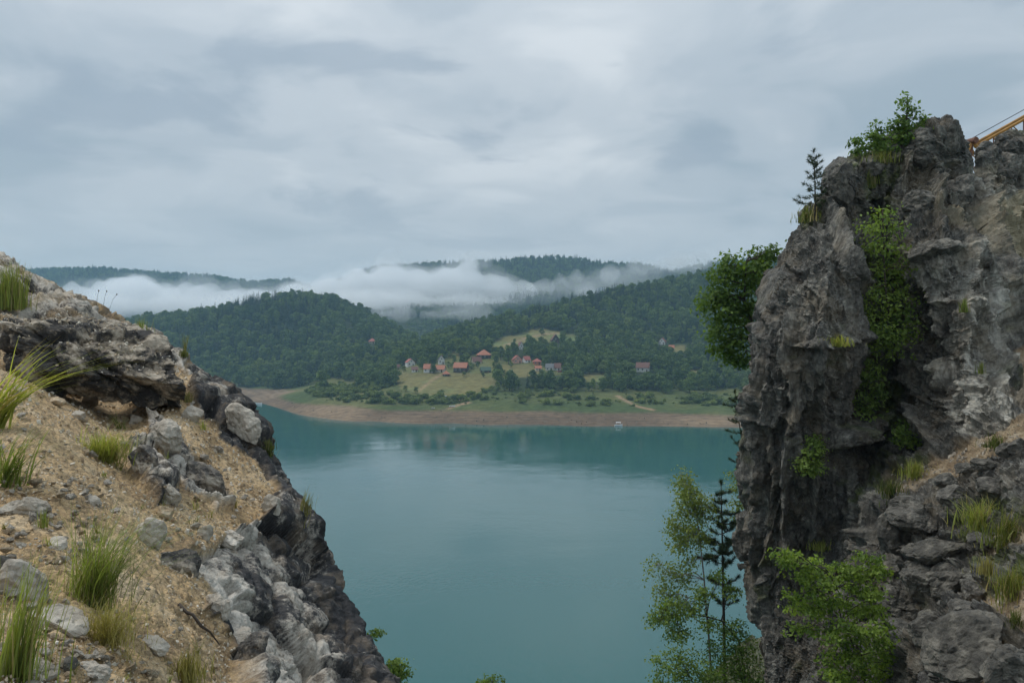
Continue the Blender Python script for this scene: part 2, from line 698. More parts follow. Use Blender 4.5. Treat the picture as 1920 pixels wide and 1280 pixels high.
MAT['tan_stone'] = m_stone('tan_stone', [(0.35, (0.30, 0.215, 0.125)), (0.5, (0.44, 0.34, 0.22)), (0.68, (0.55, 0.48, 0.37))], 5.0)
MAT['dark_stone'] = m_stone('dark_stone', [(0.37, (0.045, 0.042, 0.036)), (0.50, (0.115, 0.107, 0.091)), (0.62, (0.26, 0.242, 0.205))], 2.5)
MAT['bark'] = m_plain('dark_bark', (0.055, 0.042, 0.032), 0.9, 0.4, 14, bmp=0.5)
MAT['birch_bark'] = m_plain('birch_bark', (0.26, 0.22, 0.20), 0.8, 0.5, 10)
MAT['bark_far'] = m_plain('grey_bark', (0.07, 0.058, 0.045), 0.9, 0.3, 2)

# ------------------------------------------------------------------ far shore, hills, lake
WATERLINE = np.array([(-200, 760), (200, 745), (400, 715), (480, 655), (515, 610), (545, 565), (600, 523), (700, 502), (850, 488),
                      (960, 481), (1160, 472), (1360, 466), (1600, 462), (2000, 460), (2300, 460)], float)


def zc(u, v, Y):
    return (u, Y, CAMZ - (v - 640) / F * Y)


_c = []
for u, y in WATERLINE:
    _c += [(u, y, 0.0), (u, y - 45, -4.0)]
_c += [zc(*a) for a in [
    (600, 748, 580), (700, 760, 535), (850, 765, 522), (960, 767, 515), (1160, 769, 510), (1360, 772, 505), (1700, 772, 505),
    (600, 730, 650), (700, 735, 600), (850, 737, 575), (1000, 741, 565), (1200, 741, 565), (1360, 741, 565), (1700, 740, 560),
    (760, 700, 640), (900, 703, 620), (1000, 702, 620), (1200, 699, 635), (1360, 695, 640), (1700, 690, 640),
    (760, 683, 690), (900, 682, 660), (1000, 682, 660), (1200, 675, 700), (1360, 670, 700),
    (700, 660, 840), (800, 657, 740), (900, 660, 710), (1000, 652, 735), (1200, 650, 780), (1360, 640, 780),
    (980, 632, 800), (1050, 628, 810), (1200, 620, 850), (1360, 600, 860),
    (760, 655, 880), (900, 617, 900), (1000, 592, 930), (1100, 570, 960), (1200, 552, 990), (1330, 524, 1020), (1450, 505, 1020),
    (1700, 480, 1020), (2300, 470, 1000),
    (410, 728, 815), (550, 722, 785), (680, 715, 720), (300, 690, 880), (450, 660, 920), (560, 640, 950), (680, 658, 880),
    (270, 610, 1080), (400, 590, 1100), (480, 574, 1100), (560, 562, 1100), (620, 575, 1100), (690, 605, 1070), (740, 635, 1020),
    (0, 650, 1000), (-200, 650, 1000), (150, 640, 1050)]]
_c += [(560, 1350, 60), (400, 1350, 50), (270, 1350, 40), (740, 1250, 35), (0, 1350, 40), (-200, 1350, 40), (900, 1150, 35),
       (1100, 1250, 60), (1330, 1350, 85), (1700, 1400, 100), (2300, 1400, 110), (820, 1150, 30)]
_tz = rbf([(u, y * 1.0, z) for u, y, z in _c], 0.02)


def terrain_z(u, Y):
    z = _tz(u, Y)
    X = (u - 960) / F * Y
    p = np.stack([X / 60.0, Y / 60.0, 0 * X], -1)
    rough = fbm(p, 4, 3)
    return z + rough * 2.6 * sstep(7, 40, z) + fbm(p * 6, 3, 9) * 0.5 * sstep(-1, 3, z) + fbm(p * 0.4, 2, 12) * 5 * sstep(40, 80, z)


MEADOWS = [
    [(742, 694), (770, 699), (850, 699), (900, 700), (935, 712), (915, 730), (885, 741), (800, 742), (752, 728), (740, 708)],
    [(915, 646), (940, 632), (975, 624), (1010, 614), (1060, 622), (1068, 640), (1030, 642), (985, 648), (950, 660), (930, 655)],
    [(1078, 703), (1100, 698), (1142, 699), (1138, 712), (1104, 718)],
    [(938, 682), (990, 682), (1010, 692), (1020, 706), (975, 708), (945, 704), (930, 694)],
    [(1250, 648), (1282, 646), (1288, 660), (1260, 662)], [(1290, 692), (1322, 689), (1326, 700), (1296, 703)],
    [(845, 660), (860, 658), (862, 672), (846, 672)], [(1064, 640), (1066, 626), (1085, 630), (1078, 642)]]


def meadow(u, v):
    r = np.zeros(np.shape(u), bool)
    for p in MEADOWS:
        r |= inpoly(u, v, p)
    return r


nu, ny = 620, 330
uu = np.linspace(-200, 2300, nu)
yy = np.concatenate([np.linspace(425, 720, 210), np.linspace(722, 1400, ny - 210)])
U, Y = np.meshgrid(uu, yy)
Z = terrain_z(U, Y)
Z = np.maximum(Z, -6.0)
G = np.stack([(U - 960) / F * Y, Y, Z], -1)
pu, pv = uv_of(G)
jit = fbm(np.stack([G[..., 0] / 14, G[..., 1] / 14, 0 * U], -1), 3, 21)
jit2 = fbm(np.stack([G[..., 0] / 40, G[..., 1] / 40, 0 * U], -1), 4, 25)
mud = np.array([0.115, 0.080, 0.052])
mud2 = np.array([0.215, 0.152, 0.095])
green = np.array([0.058, 0.082, 0.026])
green2 = np.array([0.115, 0.118, 0.042])
floor_c = np.array([0.03, 0.042, 0.018])
mead = np.array([0.165, 0.145, 0.056])
strat = 0.5 + 0.5 * np.sin(Z * 7.0 + jit * 3)
colr = mud + (mud2 - mud) * np.clip(0.5 + jit2 * 1.2 + 0.55 * (strat - 0.5), 0, 1)[..., None]
top = 5.2 + 1.6 * jit + 1.0 * jit2 - 1.8 * sstep(600, 480, U) - 1.2 * sstep(1150, 1400, U)
gmix = sstep(-0.8, 0.9, Z - top + jit * 1.5)[..., None]
colr = colr + (green + (green2 - green) * np.clip(0.5 + jit2 * 1.4, 0, 1)[..., None] - colr) * gmix
fmix = sstep(13, 19, Z + 2 * jit)[..., None]
colr = colr + (floor_c - colr) * fmix
mm = blur(meadow(pu + 3 * jit, pv + 2 * jit).astype(float), 1)[..., None]
mcol = mead * (1 + 0.3 * jit2[..., None]) + np.array([-0.06, 0.0, 0.0]) * sstep(-0.1, 0.4, jit2)[..., None]
colr = colr + (mcol - colr) * mm
def near_line(u, v, pts, w):
    r = np.zeros(np.shape(u), bool)
    for (x0, y0), (x1, y1) in zip(pts[:-1], pts[1:]):
        t = np.clip(((u - x0) * (x1 - x0) + (v - y0) * (y1 - y0)) / ((x1 - x0) ** 2 + (y1 - y0) ** 2), 0, 1)
        r |= np.hypot(u - x0 - t * (x1 - x0), (v - y0 - t * (y1 - y0)) * 1.6) < w
    return r


yard = blur(inpoly(pu + 6 * jit, pv + 4 * jit, [(748, 704), (752, 686), (800, 676), (900, 664), (990, 674), (1062, 686), (1062, 704), (1010, 706), (940, 712)]).astype(float), 2)[..., None]
colr = colr + (green2 * 1.15 - colr) * yard * (1 - mm) * 0.9
pth = (near_line(pu, pv, [(1158, 742), (1175, 752), (1196, 762), (1225, 768)], 2.6) | near_line(pu, pv, [(785, 733), (806, 716), (826, 702)], 1.8)
       | near_line(pu, pv, [(840, 766), (866, 757), (880, 755), (850, 745)], 2.4) | near_line(pu, pv, [(945, 648), (985, 634), (1020, 626), (1050, 624)], 1.8))
pth = blur(pth.astype(float), 1)[..., None]
colr = colr + (np.array([0.30, 0.20, 0.125]) - colr) * pth
o = link('far_shore_ground', mesh_data('far_shore_ground', G.reshape(-1, 3), [grid_faces(ny, nu)], [MAT['terrain']], True,
                                       {'col': colr.reshape(-1, 3)}))
tag(o, kind='structure')

lake = mesh_data('lake', [(-2600, -300, 0), (2600, -300, 0), (2600, 1400, 0), (-2600, 1400, 0)], [[(0, 1, 2, 3)]], [MAT['water']])
tag(link('lake', lake), kind='structure')


def ridge(name, sil, Yr, drop, base, seed, tree_px):
    s = np.array(sil, float)
    uu = np.linspace(s[0, 0], s[-1, 0], 260)
    vv = np.interp(uu, s[:, 0], s[:, 1])
    yy = np.linspace(Yr - drop, Yr + 400, 90)
    U, Y = np.meshgrid(uu, yy)
    zr = CAMZ - (np.interp(U, s[:, 0], s[:, 1]) + tree_px - 640) / F * Yr
    t = np.clip((Y - (Yr - drop)) / drop, 0, 1)
    X = (U - 960) / F * Y
    p = np.stack([X / 170.0, Y / 170.0, 0 * X], -1)
    Zf = base + (zr - base) * (0.75 * t + 0.25 * t * t) - np.maximum(Y - Yr, 0) * 0.35
    Zf = Zf + fbm(p, 4, seed) * 22 * np.sin(np.pi * np.clip(t, 0, 1)) * (Y < Yr)
    Zf = np.maximum(Zf, -6.0)
    G = np.stack([X, Y, Zf], -1)
    c = np.broadcast_to(floor_c, G.shape).reshape(-1, 3)
    o = link(name, mesh_data(name, G.reshape(-1, 3), [grid_faces(90, 260)], [MAT['terrain']], True, {'col': c}))
    tag(o, kind='structure')

    def zf(u, Yq):
        fu = np.interp(u, uu, np.arange(260.0))
        fy = np.interp(Yq, yy, np.arange(90.0))
        i, j = np.floor(fy).astype(int).clip(0, 88), np.floor(fu).astype(int).clip(0, 258)
        a, b = fy - i, fu - j
        return (Zf[i, j] * (1 - a) * (1 - b) + Zf[i + 1, j] * a * (1 - b) + Zf[i, j + 1] * (1 - a) * b + Zf[i + 1, j + 1] * a * b)
    return zf


RIDGES = [
    (ridge('distant_hill', [(-500, 508), (-100, 506), (70, 500), (180, 497), (260, 503), (330, 508), (400, 512), (470, 524), (545, 519),
                            (600, 540), (700, 575), (800, 600)], 2300, 800, 40, 31, 8), 2300, 620, -60, 640),
    (ridge('distant_hill', [(480, 600), (560, 560), (620, 527), (660, 512), (700, 496), (760, 491), (850, 486), (930, 484), (1000, 477),
                            (1060, 476), (1130, 487), (1200, 491), (1260, 503), (1340, 486), (1420, 480), (1700, 474), (2300, 470)],
           2000, 700, 60, 33, 9), 2000, 560, 540, 1420),
    (ridge('valley_hill', [(540, 640), (650, 606), (730, 588), (800, 574), (900, 570), (1000, 574), (1100, 575), (1300, 570)], 1500, 330, 20, 35, 11),
     1500, 330, 600, 1120),
]


# ------------------------------------------------------------------ left slope (pale rock and gravel)
LSIL = np.array([(-60, 478), (0, 484), (28, 490), (62, 512), (100, 524), (150, 552), (200, 578), (235, 600), (268, 622), (300, 634), (336, 662),
                 (372, 676), (400, 705), (418, 738), (455, 748), (486, 778), (512, 812), (528, 850), (540, 888), (556, 925), (590, 962),
                 (606, 1010), (630, 1048), (650, 1090), (672, 1140), (692, 1190), (716, 1235), (735, 1290), (790, 1420), (840, 1560)], float)
LSIL[:, 0] -= np.interp(LSIL[:, 1], [480, 600, 680, 760, 850, 900, 1000, 1300], [0, 6, 28, 42, 26, 14, 16, 20])
_ld = rbf([(-60, 478, 13.2), (30, 488, 13), (200, 580, 12.6), (340, 660, 12), (450, 745, 11.2), (530, 850, 10.2), (590, 965, 9.2), (650, 1090, 8.2),
           (730, 1280, 7.0), (800, 1500, 6), (-300, 480, 12), (-300, 700, 8), (0, 600, 10.6), (0, 700, 8.4), (0, 800, 6.3), (0, 950, 4.5),
           (0, 1100, 3.3), (0, 1280, 2.5), (0, 1560, 1.9), (-300, 950, 4), (-300, 1280, 2.3), (-300, 1560, 1.7), (150, 780, 8.2),
           (300, 770, 9.3), (200, 900, 6.1), (400, 850, 8.8), (420, 770, 10.3), (480, 900, 9.0), (300, 1000, 5.7), (450, 1000, 7.0),
           (540, 1000, 8.2), (350, 1150, 4.6), (500, 1150, 6.2), (600, 1200, 7.0), (200, 1150, 3.6), (350, 1280, 3.7), (550, 1280, 5.6),
           (650, 1280, 6.3), (500, 1560, 4.0), (200, 1560, 2.3), (150, 600, 11.0), (250, 660, 11.0), (140, 722, 10.9), (60, 692, 9.9), (215, 752, 10.8), (60, 735, 7.9), (150, 795, 7.7)])


def left_depth(u, v):
    return np.maximum(_ld(u, v), 1.2)


nr, nc = 500, 420
vrow = np.linspace(480, 1560, nr)
us = np.interp(vrow, LSIL[:, 1], LSIL[:, 0])
a = np.linspace(0, 1, nc) ** 0.9
U = -300 + a[None] * (us[:, None] + 300)
V = np.broadcast_to(vrow[:, None], U.shape)
D = left_depth(U, V)
# round the rim so that the ground turns over towards the lake
edge = (us[:, None] - U)
D = D + 0.55 * np.clip(1 - edge / 22.0, 0, 1) ** 2
G = Pa(U, V, D)
# over the rim: the rock drops to the water, out of sight
wr = []
last = G[:, -1]
dy = np.gradient(last, axis=0)
for k in range(1, 46):
    s = (k / 45.0)
    q = last + np.array([-0.30, 0.6, -0.7]) * (0.05 * k) + np.array([0.0, 0.5, -1.0]) * (60 * s ** 4)
    wr.append(q)
G = np.concatenate([G, np.stack(wr, 1)], 1)
# up and back over the skyline at the top left
tp = []
for k in range(1, 9):
    tp.append(G[0] + np.array([-0.15, 0.6, 0.0]) * (0.12 * k ** 1.7) - np.array([0, 0, 0.02 * k * k]))
G = np.concatenate([np.stack(tp[::-1], 0), G], 0)
NR, NC = G.shape[:2]
pu, pv = uv_of(G)
nj = fbm(G.reshape(-1, 3) * 2.2, 4, 41).reshape(NR, NC)
nj2 = fbm(G.reshape(-1, 3) * 7.0, 3, 44).reshape(NR, NC)
LROCK = [
    [(330, 640), (350, 690), (352, 745), (392, 800), (430, 830), (470, 850), (520, 925), (500, 955), (478, 985), (432, 1000), (392, 1030),
     (300, 1036), (286, 1064), (372, 1085), (402, 1120), (372, 1150), (402, 1172), (436, 1190), (440, 1270), (432, 1400), (900, 1700), (900, 1200), (560, 700), (380, 630)],
    [(236, 836), (268, 832), (300, 870), (330, 905), (330, 955), (300, 940), (262, 905), (240, 875)],
    [(282, 780), (330, 800), (360, 845), (425, 905), (440, 955), (400, 950), (345, 920), (318, 870), (278, 820)],
    [(-300, 470), (30, 484), (140, 545), (260, 612), (340, 662), (345, 700), (250, 660), (120, 610), (60, 590), (-300, 590)],
]
inside = np.zeros(pu.shape, bool)
for p in LROCK:
    inside |= inpoly(pu + 16 * nj, pv + 16 * nj2, p)
inside[:, nc:] = True
rk = blur(inside.astype(float), 2)
top_rub = sstep(690, 640, pv) * (1 - sstep(300, 380, pu))          # rubbly ground round the boulder
Nn = grid_normals(G)
if Nn[NR // 2, NC // 3, 2] < 0:
    Nn = -Nn
Pf = G.reshape(-1, 3)
ang = math.radians(-38)
R = np.array([[math.cos(ang), 0, -math.sin(ang)], [0, 1, 0], [math.sin(ang), 0, math.cos(ang)]])
Q = Pf @ R.T * np.array([0.45, 0.7, 1.0])
d_rock = rock(Q, [0.85, 0.30, 0.10], [0.30, 0.085, 0.022], 101, 0.3, 0.08) + 0.05 * fbm(Pf * 9, 4, 60)
d_rub = rock(Pf, [0.30, 0.10], [0.10, 0.05], 131, 0.5, 0.14)
d_grav = 0.05 * fbm(Pf * 2.0, 3, 71) + 0.022 * fbm(Pf * 13, 3, 75) + rock(Pf, [0.06], [0.014], 151, 0.6, 0.2)
rkf, trf = rk.reshape(-1), top_rub.reshape(-1)
disp = rkf * (d_rock + 0.10) * (1 - 0.35 * trf) + (1 - rkf) * d_grav + trf * d_rub
fade = np.ones((NR, NC))
fade[:, nc + 30:] = 1.0
G2 = G + Nn * disp.reshape(NR, NC)[..., None]
gravel = np.clip((1 - rk) * (1 - 0.15 * top_rub) + 0.55 * top_rub * sstep(-0.1, 0.35, nj + 0.3 * nj2)[...], 0, 1)
gravel[:, nc + 6:] = 0
rim = np.interp(pv, LSIL[:, 1], LSIL[:, 0]) - pu
G2[..., 2] = np.maximum(G2[..., 2], -6.0)
lichen = np.clip(sstep(120, 40, rim + 30 * nj) * sstep(720, 800, pv) + sstep(0.05, 0.4, nj) * 0.5 - 0.55 * sstep(60, 140, rim) * sstep(0.0, -0.3, nj) - 0.3 * top_rub, -0.5, 1)
lichen[:, nc:] = 0.8
LEFT_G, LEFT_UV = G2, (pu, pv)
o = link('gravel_slope', mesh_data('gravel_slope', G2.reshape(-1, 3), [grid_faces(NR, NC)], [MAT['left']], True,
                                   {'gravel': gravel.reshape(-1), 'lichen': lichen.reshape(-1)}))
tag(o, kind='structure')


# ------------------------------------------------------------------ right cliff
CSIL = [(1556, 316), (1548, 336), (1546, 384), (1524, 398), (1500, 402), (1488, 424), (1470, 440), (1456, 486), (1434, 530), (1426, 600), (1406, 650),
        (1391, 740), (1383, 800), (1378, 900), (1386, 962), (1375, 1012), (1378, 1042), (1391, 1062), (1389, 1120), (1400, 1180), (1410, 1280), (1430, 1560)]
CTOP = [(1556, 316), (1575, 301), (1600, 297), (1640, 293), (1668, 286), (1685, 259), (1710, 246), (1740, 236), (1764, 236), (1779, 226), (1787, 245),
        (1797, 270), (1806, 292), (1812, 326), (1816, 350), (1846, 352), (1843, 312), (1838, 284), (1850, 278), (1875, 268), (1900, 260), (1930, 262), (2100, 250)]
_cd = rbf([(1400, 1000, 24.5), (1405, 750, 24.5), (1440, 560, 25), (1500, 425, 26), (1552, 330, 26.3), (1550, 700, 22.6), (1540, 900, 23), (1550, 1050, 23.2),
           (1600, 500, 23.6), (1600, 620, 23.0), (1590, 350, 25.5), (1640, 400, 26.6), (1655, 520, 26.6), (1655, 640, 26.2), (1610, 770, 24.6), (1660, 760, 25.4), (1720, 485, 23.6),
           (1780, 470, 23.0), (1800, 600, 22.0), (1850, 700, 21.3), (1710, 640, 25.4), (1720, 780, 24.2), (1800, 780, 22.0), (1700, 270, 26.5), (1780, 240, 26.2),
           (1720, 360, 25.8), (1800, 400, 25.6), (1830, 330, 27.6), (1900, 270, 29), (1900, 420, 27.6), (1900, 560, 26.0), (1930, 640, 24.5), (1905, 700, 22.0),
           (1930, 790, 19.0), (1850, 835, 19.6), (1750, 880, 21.0), (1660, 905, 23.0), (1610, 960, 22.8), (1640, 1000, 21.2), (1670, 960, 19.6), (1750, 960, 18.2),
           (1680, 1080, 18.6), (1760, 1080, 16.8), (1840, 1090, 15.2), (1850, 950, 17.2), (1920, 930, 16.0), (1920, 1050, 13.4), (1920, 1150, 11.2), (1820, 1240, 11.4),
           (1720, 1250, 14.6), (1640, 1180, 19.4), (1600, 1250, 20.5), (1500, 1250, 22.4), (1415, 1280, 24.0), (1430, 1560, 23.0), (1600, 1560, 17), (1750, 1560, 10.5),
           (1920, 1500, 8.5), (2100, 1560, 7.5), (2100, 1150, 9.5), (2100, 900, 14.5), (2100, 700, 21), (2100, 400, 27), (2100, 240, 30)], 0.01)
nr, nc = 760, 430
CSIL = [(u + (26 if v > 410 else 4), v) for u, v in CSIL]
CSIL[0] = CTOP[0]
lft = resample(CSIL, nr)
ttop = resample(CTOP, nc)
s = np.linspace(0, 1, nc)
r = np.linspace(0, 1, nr)
bot = np.stack([1456 + s * 644, np.full(nc, 1560.0)], -1)
rgt = np.stack([np.full(nr, 2100.0), 240 + r * 1320], -1)
S, Rr = np.meshgrid(s, r)
C = ((1 - S)[..., None] * lft[:, None] + S[..., None] * rgt[:, None] + (1 - Rr)[..., None] * ttop[None] + Rr[..., None] * bot[None]
     - ((1 - S) * (1 - Rr))[..., None] * ttop[0] - (S * (1 - Rr))[..., None] * ttop[-1] - ((1 - S) * Rr)[..., None] * bot[0] - (S * Rr)[..., None] * bot[-1])
U, V = C[..., 0], C[..., 1]
D = np.maximum(_cd(U, V), 6.5)
el = (U - lft[:, None, 0])
D = D + 1.0 * np.clip(1 - el / 30.0, 0, 1) ** 2 + 0.5 * np.clip(1 - (V - ttop[None, :, 1]) / 16.0, 0, 1) ** 2
G = Pa(U, V, D)
nw = 60
ks = np.arange(1, nw + 1)
first = G[:, 0]
w = first[:, None] + np.array([0.62, 1.0, 0.0])[None, None] * (0.03 * ks + 9 * (ks / nw) ** 3)[None, :, None]
G = np.concatenate([w[:, ::-1], G], 1)
nt = 50
ks = np.arange(1, nt + 1)
w = G[0][None] + np.array([0.48, 1.0, -0.30])[None, None] * (0.03 * ks + 8 * (ks / nt) ** 3)[:, None, None]
G = np.concatenate([w[::-1], G], 0)
nb = 40
ks = np.arange(1, nb + 1) / nb
low = G[-1]
zb = low[:, 2][None] + (-3 - low[:, 2])[None] * (ks ** 1.5)[:, None]
w = np.stack([low[None, :, 0] - 2.0 * ks[:, None], low[None, :, 1] - 1.5 * ks[:, None], zb], -1)
G = np.concatenate([G, w], 0)
NR, NC = G.shape[:2]
pu, pv = uv_of(G)
Nn = grid_normals(G)
if Nn[NR // 2, NC // 2, 1] > 0:
    Nn = -Nn
for _ in range(3):
    Nn = np.stack([blur(Nn[..., k], 2) for k in range(3)], -1)
Nn /= np.linalg.norm(Nn, axis=-1, keepdims=True) + 1e-9
Pf = G.reshape(-1, 3)


def tilted(p, deg, st):
    a = math.radians(deg)
    R = np.array([[math.cos(a), 0, -math.sin(a)], [0, 1, 0], [math.sin(a), 0, math.cos(a)]])
    return p @ R.T * np.array(st)


sp_ = np.maximum(np.linalg.norm(np.gradient(G, axis=0), axis=-1), np.linalg.norm(np.gradient(G, axis=1), axis=-1)).reshape(-1)
nj = fbm(Pf * 0.8, 4, 241).reshape(NR, NC)
nj2 = fbm(Pf * 2.4, 4, 247).reshape(NR, NC)
Qv = tilted(Pf, 6, (1.15, 0.8, 0.26))
Qb = tilted(Pf, -24, (1.0, 0.8, 0.42))
Qh = tilted(Pf, 14, (0.7, 0.8, 1.0))
mvs = 1 - sstep(1470, 1600, pu + 50 * nj).reshape(-1)
dv = rock(Qv, [1.1, 0.40, 0.14], [0.36, 0.15, 0.055], 201, 0.4, 0.09, sp_, 0.05, True)
db = rock(Qb, [1.4, 0.5, 0.17], [0.58, 0.22, 0.07], 221, 0.4, 0.09, sp_, 0.05, True)
dh = rock(Qh, [1.3, 0.5, 0.17], [0.48, 0.17, 0.055], 261, 0.45, 0.09, sp_, 0.05, True)
fine = fbm(Pf * 3.0, 5, 231, 0.6) * sstep(0.25, 0.08, sp_) + 1.2 * mvs * fbm(tilted(Pf, 6, (3.2, 3.2, 0.28)), 4, 239, 0.6)
lowm = sstep(880, 960, pv + 20 * nj).reshape(-1) * sstep(1560, 1640, pu).reshape(-1)
mv = (1 - sstep(1500, 1640, pu + 40 * nj).reshape(-1))
dh = dh * (1 - 0.75 * sstep(0.08, 0.2, sp_))
disp = mv * dv + (1 - mv) * (lowm * dh + (1 - lowm) * db) + 0.10 * fine


def mask(polys, j=14, n=2):
    m = np.zeros(pu.shape, bool)
    for p in polys:
        m |= inpoly(pu + j * nj2, pv + j * nj, p)
    return blur(m.astype(float), n)


g_m = mask([[(1660, 905), (1700, 880), (1770, 860), (1850, 820), (1960, 760), (2110, 700), (2110, 840), (1930, 860), (1860, 880), (1800, 892), (1720, 905), (1690, 935), (1650, 935)],
            [(1830, 1150), (1880, 1120), (1960, 1090), (2110, 1060), (2110, 1260), (1900, 1180), (1850, 1190)],
            [(1840, 1010), (1920, 990), (1930, 1020), (1850, 1040)], [(1900, 660), (2000, 600), (2050, 700), (1925, 730)],
            [(1800, 1240), (1900, 1215), (1960, 1290), (1790, 1300)]])
y_m = mask([[(1850, 400), (1930, 340), (2100, 340), (2100, 560), (1960, 560), (1890, 520), (1862, 470)]], 20, 4)
p_m = np.clip(mask([[(1700, 460), (1790, 455), (1850, 560), (1905, 690), (1890, 790), (1810, 830), (1770, 700), (1750, 540)]], 24, 5)
              + 1.3 * mask([[(1376, 845), (1396, 850), (1404, 945), (1386, 960), (1370, 950)]], 6, 2)
              + 0.6 * mask([[(1800, 320), (2100, 240), (2100, 600), (1900, 600), (1820, 420)]], 20, 5), 0, 1.3)
y_m = np.clip(y_m + 0.55 * mask([[(1700, 290), (1800, 330), (2100, 260), (2100, 700), (1900, 640), (1830, 500), (1760, 440), (1690, 400)]], 30, 6) * sstep(-0.2, 0.3, nj), 0, 1)
ms_m = np.clip(mask([[(1585, 295), (1680, 285), (1690, 330), (1660, 400), (1620, 380)], [(1700, 385), (1620, 420), (1600, 800), (1700, 800), (1720, 700)],
                     [(1640, 880), (1760, 850), (1740, 890), (1660, 930), (1620, 960), (1600, 950)], [(1780, 960), (1900, 930), (1960, 980), (1920, 1020), (1800, 1020)],
                     [(1840, 1040), (1960, 1030), (1960, 1100), (1860, 1140), (1840, 1100)], [(1500, 405), (1545, 385), (1545, 420), (1490, 440)]], 18, 4)
               * sstep(-0.25, 0.25, nj2) * 0.85 + 0.5 * sstep(0.25, 0.5, nj2 * 0.6 + nj * 0.4), 0, 1)
gf = g_m.reshape(-1)
CR = [([(1556, 392), (1566, 440), (1590, 500), (1606, 560)], 7, 0.7), ([(1502, 600), (1492, 740), (1480, 880), (1474, 1010), (1480, 1160)], 5, 0.5), ([(1446, 600), (1436, 760), (1428, 900), (1424, 1060)], 4, 0.4),
      ([(1540, 640), (1530, 760), (1524, 900), (1520, 1010)], 4, 0.35), ([(1462, 500), (1460, 640), (1455, 760), (1452, 930)], 4, 0.35), ([(1500, 650), (1560, 640), (1612, 625)], 4, 0.3), ([(1410, 760), (1408, 900), (1412, 1030)], 3, 0.3),
      ([(1690, 500), (1720, 640), (1745, 780), (1760, 850)], 6, 0.5), ([(1792, 470), (1800, 600), (1830, 740), (1850, 800)], 5, 0.4), ([(1840, 560), (1880, 660), (1896, 720)], 4, 0.35), ([(1740, 300), (1745, 380), (1760, 460)], 5, 0.5),
      ([(1700, 300), (1690, 360), (1700, 440)], 5, 0.5), ([(1820, 350), (1835, 440), (1850, 540), (1880, 600)], 7, 0.7), ([(1640, 1000), (1646, 1080), (1640, 1180)], 7, 0.6), ([(1700, 1050), (1706, 1150), (1712, 1230)], 5, 0.4),
      ([(1500, 1010), (1506, 1100), (1500, 1240)], 4, 0.35), ([(1445, 1000), (1450, 1130), (1455, 1270)], 4, 0.35), ([(1680, 1040), (1740, 1030), (1800, 1020)], 4, 0.35), ([(1700, 1090), (1760, 1080), (1820, 1070)], 4, 0.35)]
cut = np.zeros(pu.shape)
for pts, w_, dp_ in CR:
    qu, qv = pu + 14 * nj + 8 * nj2, pv + 10 * nj2
    dd = np.full(pu.shape, 1e9)
    for (x0, y0), (x1, y1) in zip(pts[:-1], pts[1:]):
        t_ = np.clip(((qu - x0) * (x1 - x0) + (qv - y0) * (y1 - y0)) / ((x1 - x0) ** 2 + (y1 - y0) ** 2), 0, 1)
        dd = np.minimum(dd, np.hypot(qu - x0 - t_ * (x1 - x0), qv - y0 - t_ * (y1 - y0)))
    cut = np.maximum(cut, dp_ * np.exp(-(dd / w_) ** 2))
hol = blur((inpoly(pu + 10 * nj2, pv + 8 * nj, [(1536, 816), (1580, 792), (1632, 770), (1640, 786), (1606, 812), (1560, 846), (1540, 846)])).astype(float), 3)
disp = disp - (cut + 0.9 * hol).reshape(-1)
edge_k = 1 - 0.45 * (1 - sstep(0, 60, pv - np.concatenate([np.full(nw, ttop[0, 1]), ttop[:, 1]])[None])).reshape(-1)
notch = (np.exp(-((pu - 1826) / 26) ** 2) * sstep(380, 330, pv)).reshape(-1)
disp = disp * edge_k * (1 - 0.85 * notch) - 0.05
disp = disp * (1 - 0.82 * gf) + gf * rock(Pf, [0.35, 0.12], [0.07, 0.03], 281, 0.5, 0.2)
G2 = G + Nn * disp.reshape(NR, NC)[..., None]
for _ in range(6):                                   # ease the torn quads on walls that the sheet crosses steeply
    ln_ = np.maximum(np.linalg.norm(np.gradient(G2, axis=0), axis=-1), np.linalg.norm(np.gradient(G2, axis=1), axis=-1))
    wt_ = blur(sstep(0.07, 0.17, ln_), 1)[..., None]
    G2 = G2 * (1 - wt_) + np.stack([blur(G2[..., k], 1) for k in range(3)], -1) * wt_
ln_ = np.maximum(np.linalg.norm(np.gradient(G2, axis=0), axis=-1), np.linalg.norm(np.gradient(G2, axis=1), axis=-1)).reshape(-1)
N2 = grid_normals(G2)
N2 = N2 if N2[NR // 2, NC // 2, 1] < 0 else -N2
N2 = np.stack([blur(N2[..., k], 3) for k in range(3)], -1)
P2 = G2.reshape(-1, 3)
chip = mv * rock(tilted(P2, 6, (1.2, 0.9, 0.45)), [0.30, 0.11], [0.10, 0.045], 331, 0.5, 0.10, ln_, 0.05, True) + (1 - mv) * rock(tilted(P2, -20, (1, 0.9, 0.75)), [0.34, 0.13], [0.11, 0.05], 351, 0.5, 0.10, ln_, 0.05, True)
G2 = G2 + N2 * (chip * (1 - 0.8 * gf)).reshape(NR, NC)[..., None]
CLIFF_G, CLIFF_UV = G2, (pu, pv)
o = link('cliff', mesh_data('cliff', G2.reshape(-1, 3), [grid_faces(NR, NC)], [MAT['cliff']], False,
                            {'gravel': g_m.reshape(-1), 'yellow': y_m.reshape(-1), 'pale': p_m.reshape(-1), 'moss': ms_m.reshape(-1)}))
tag(o, kind='structure')


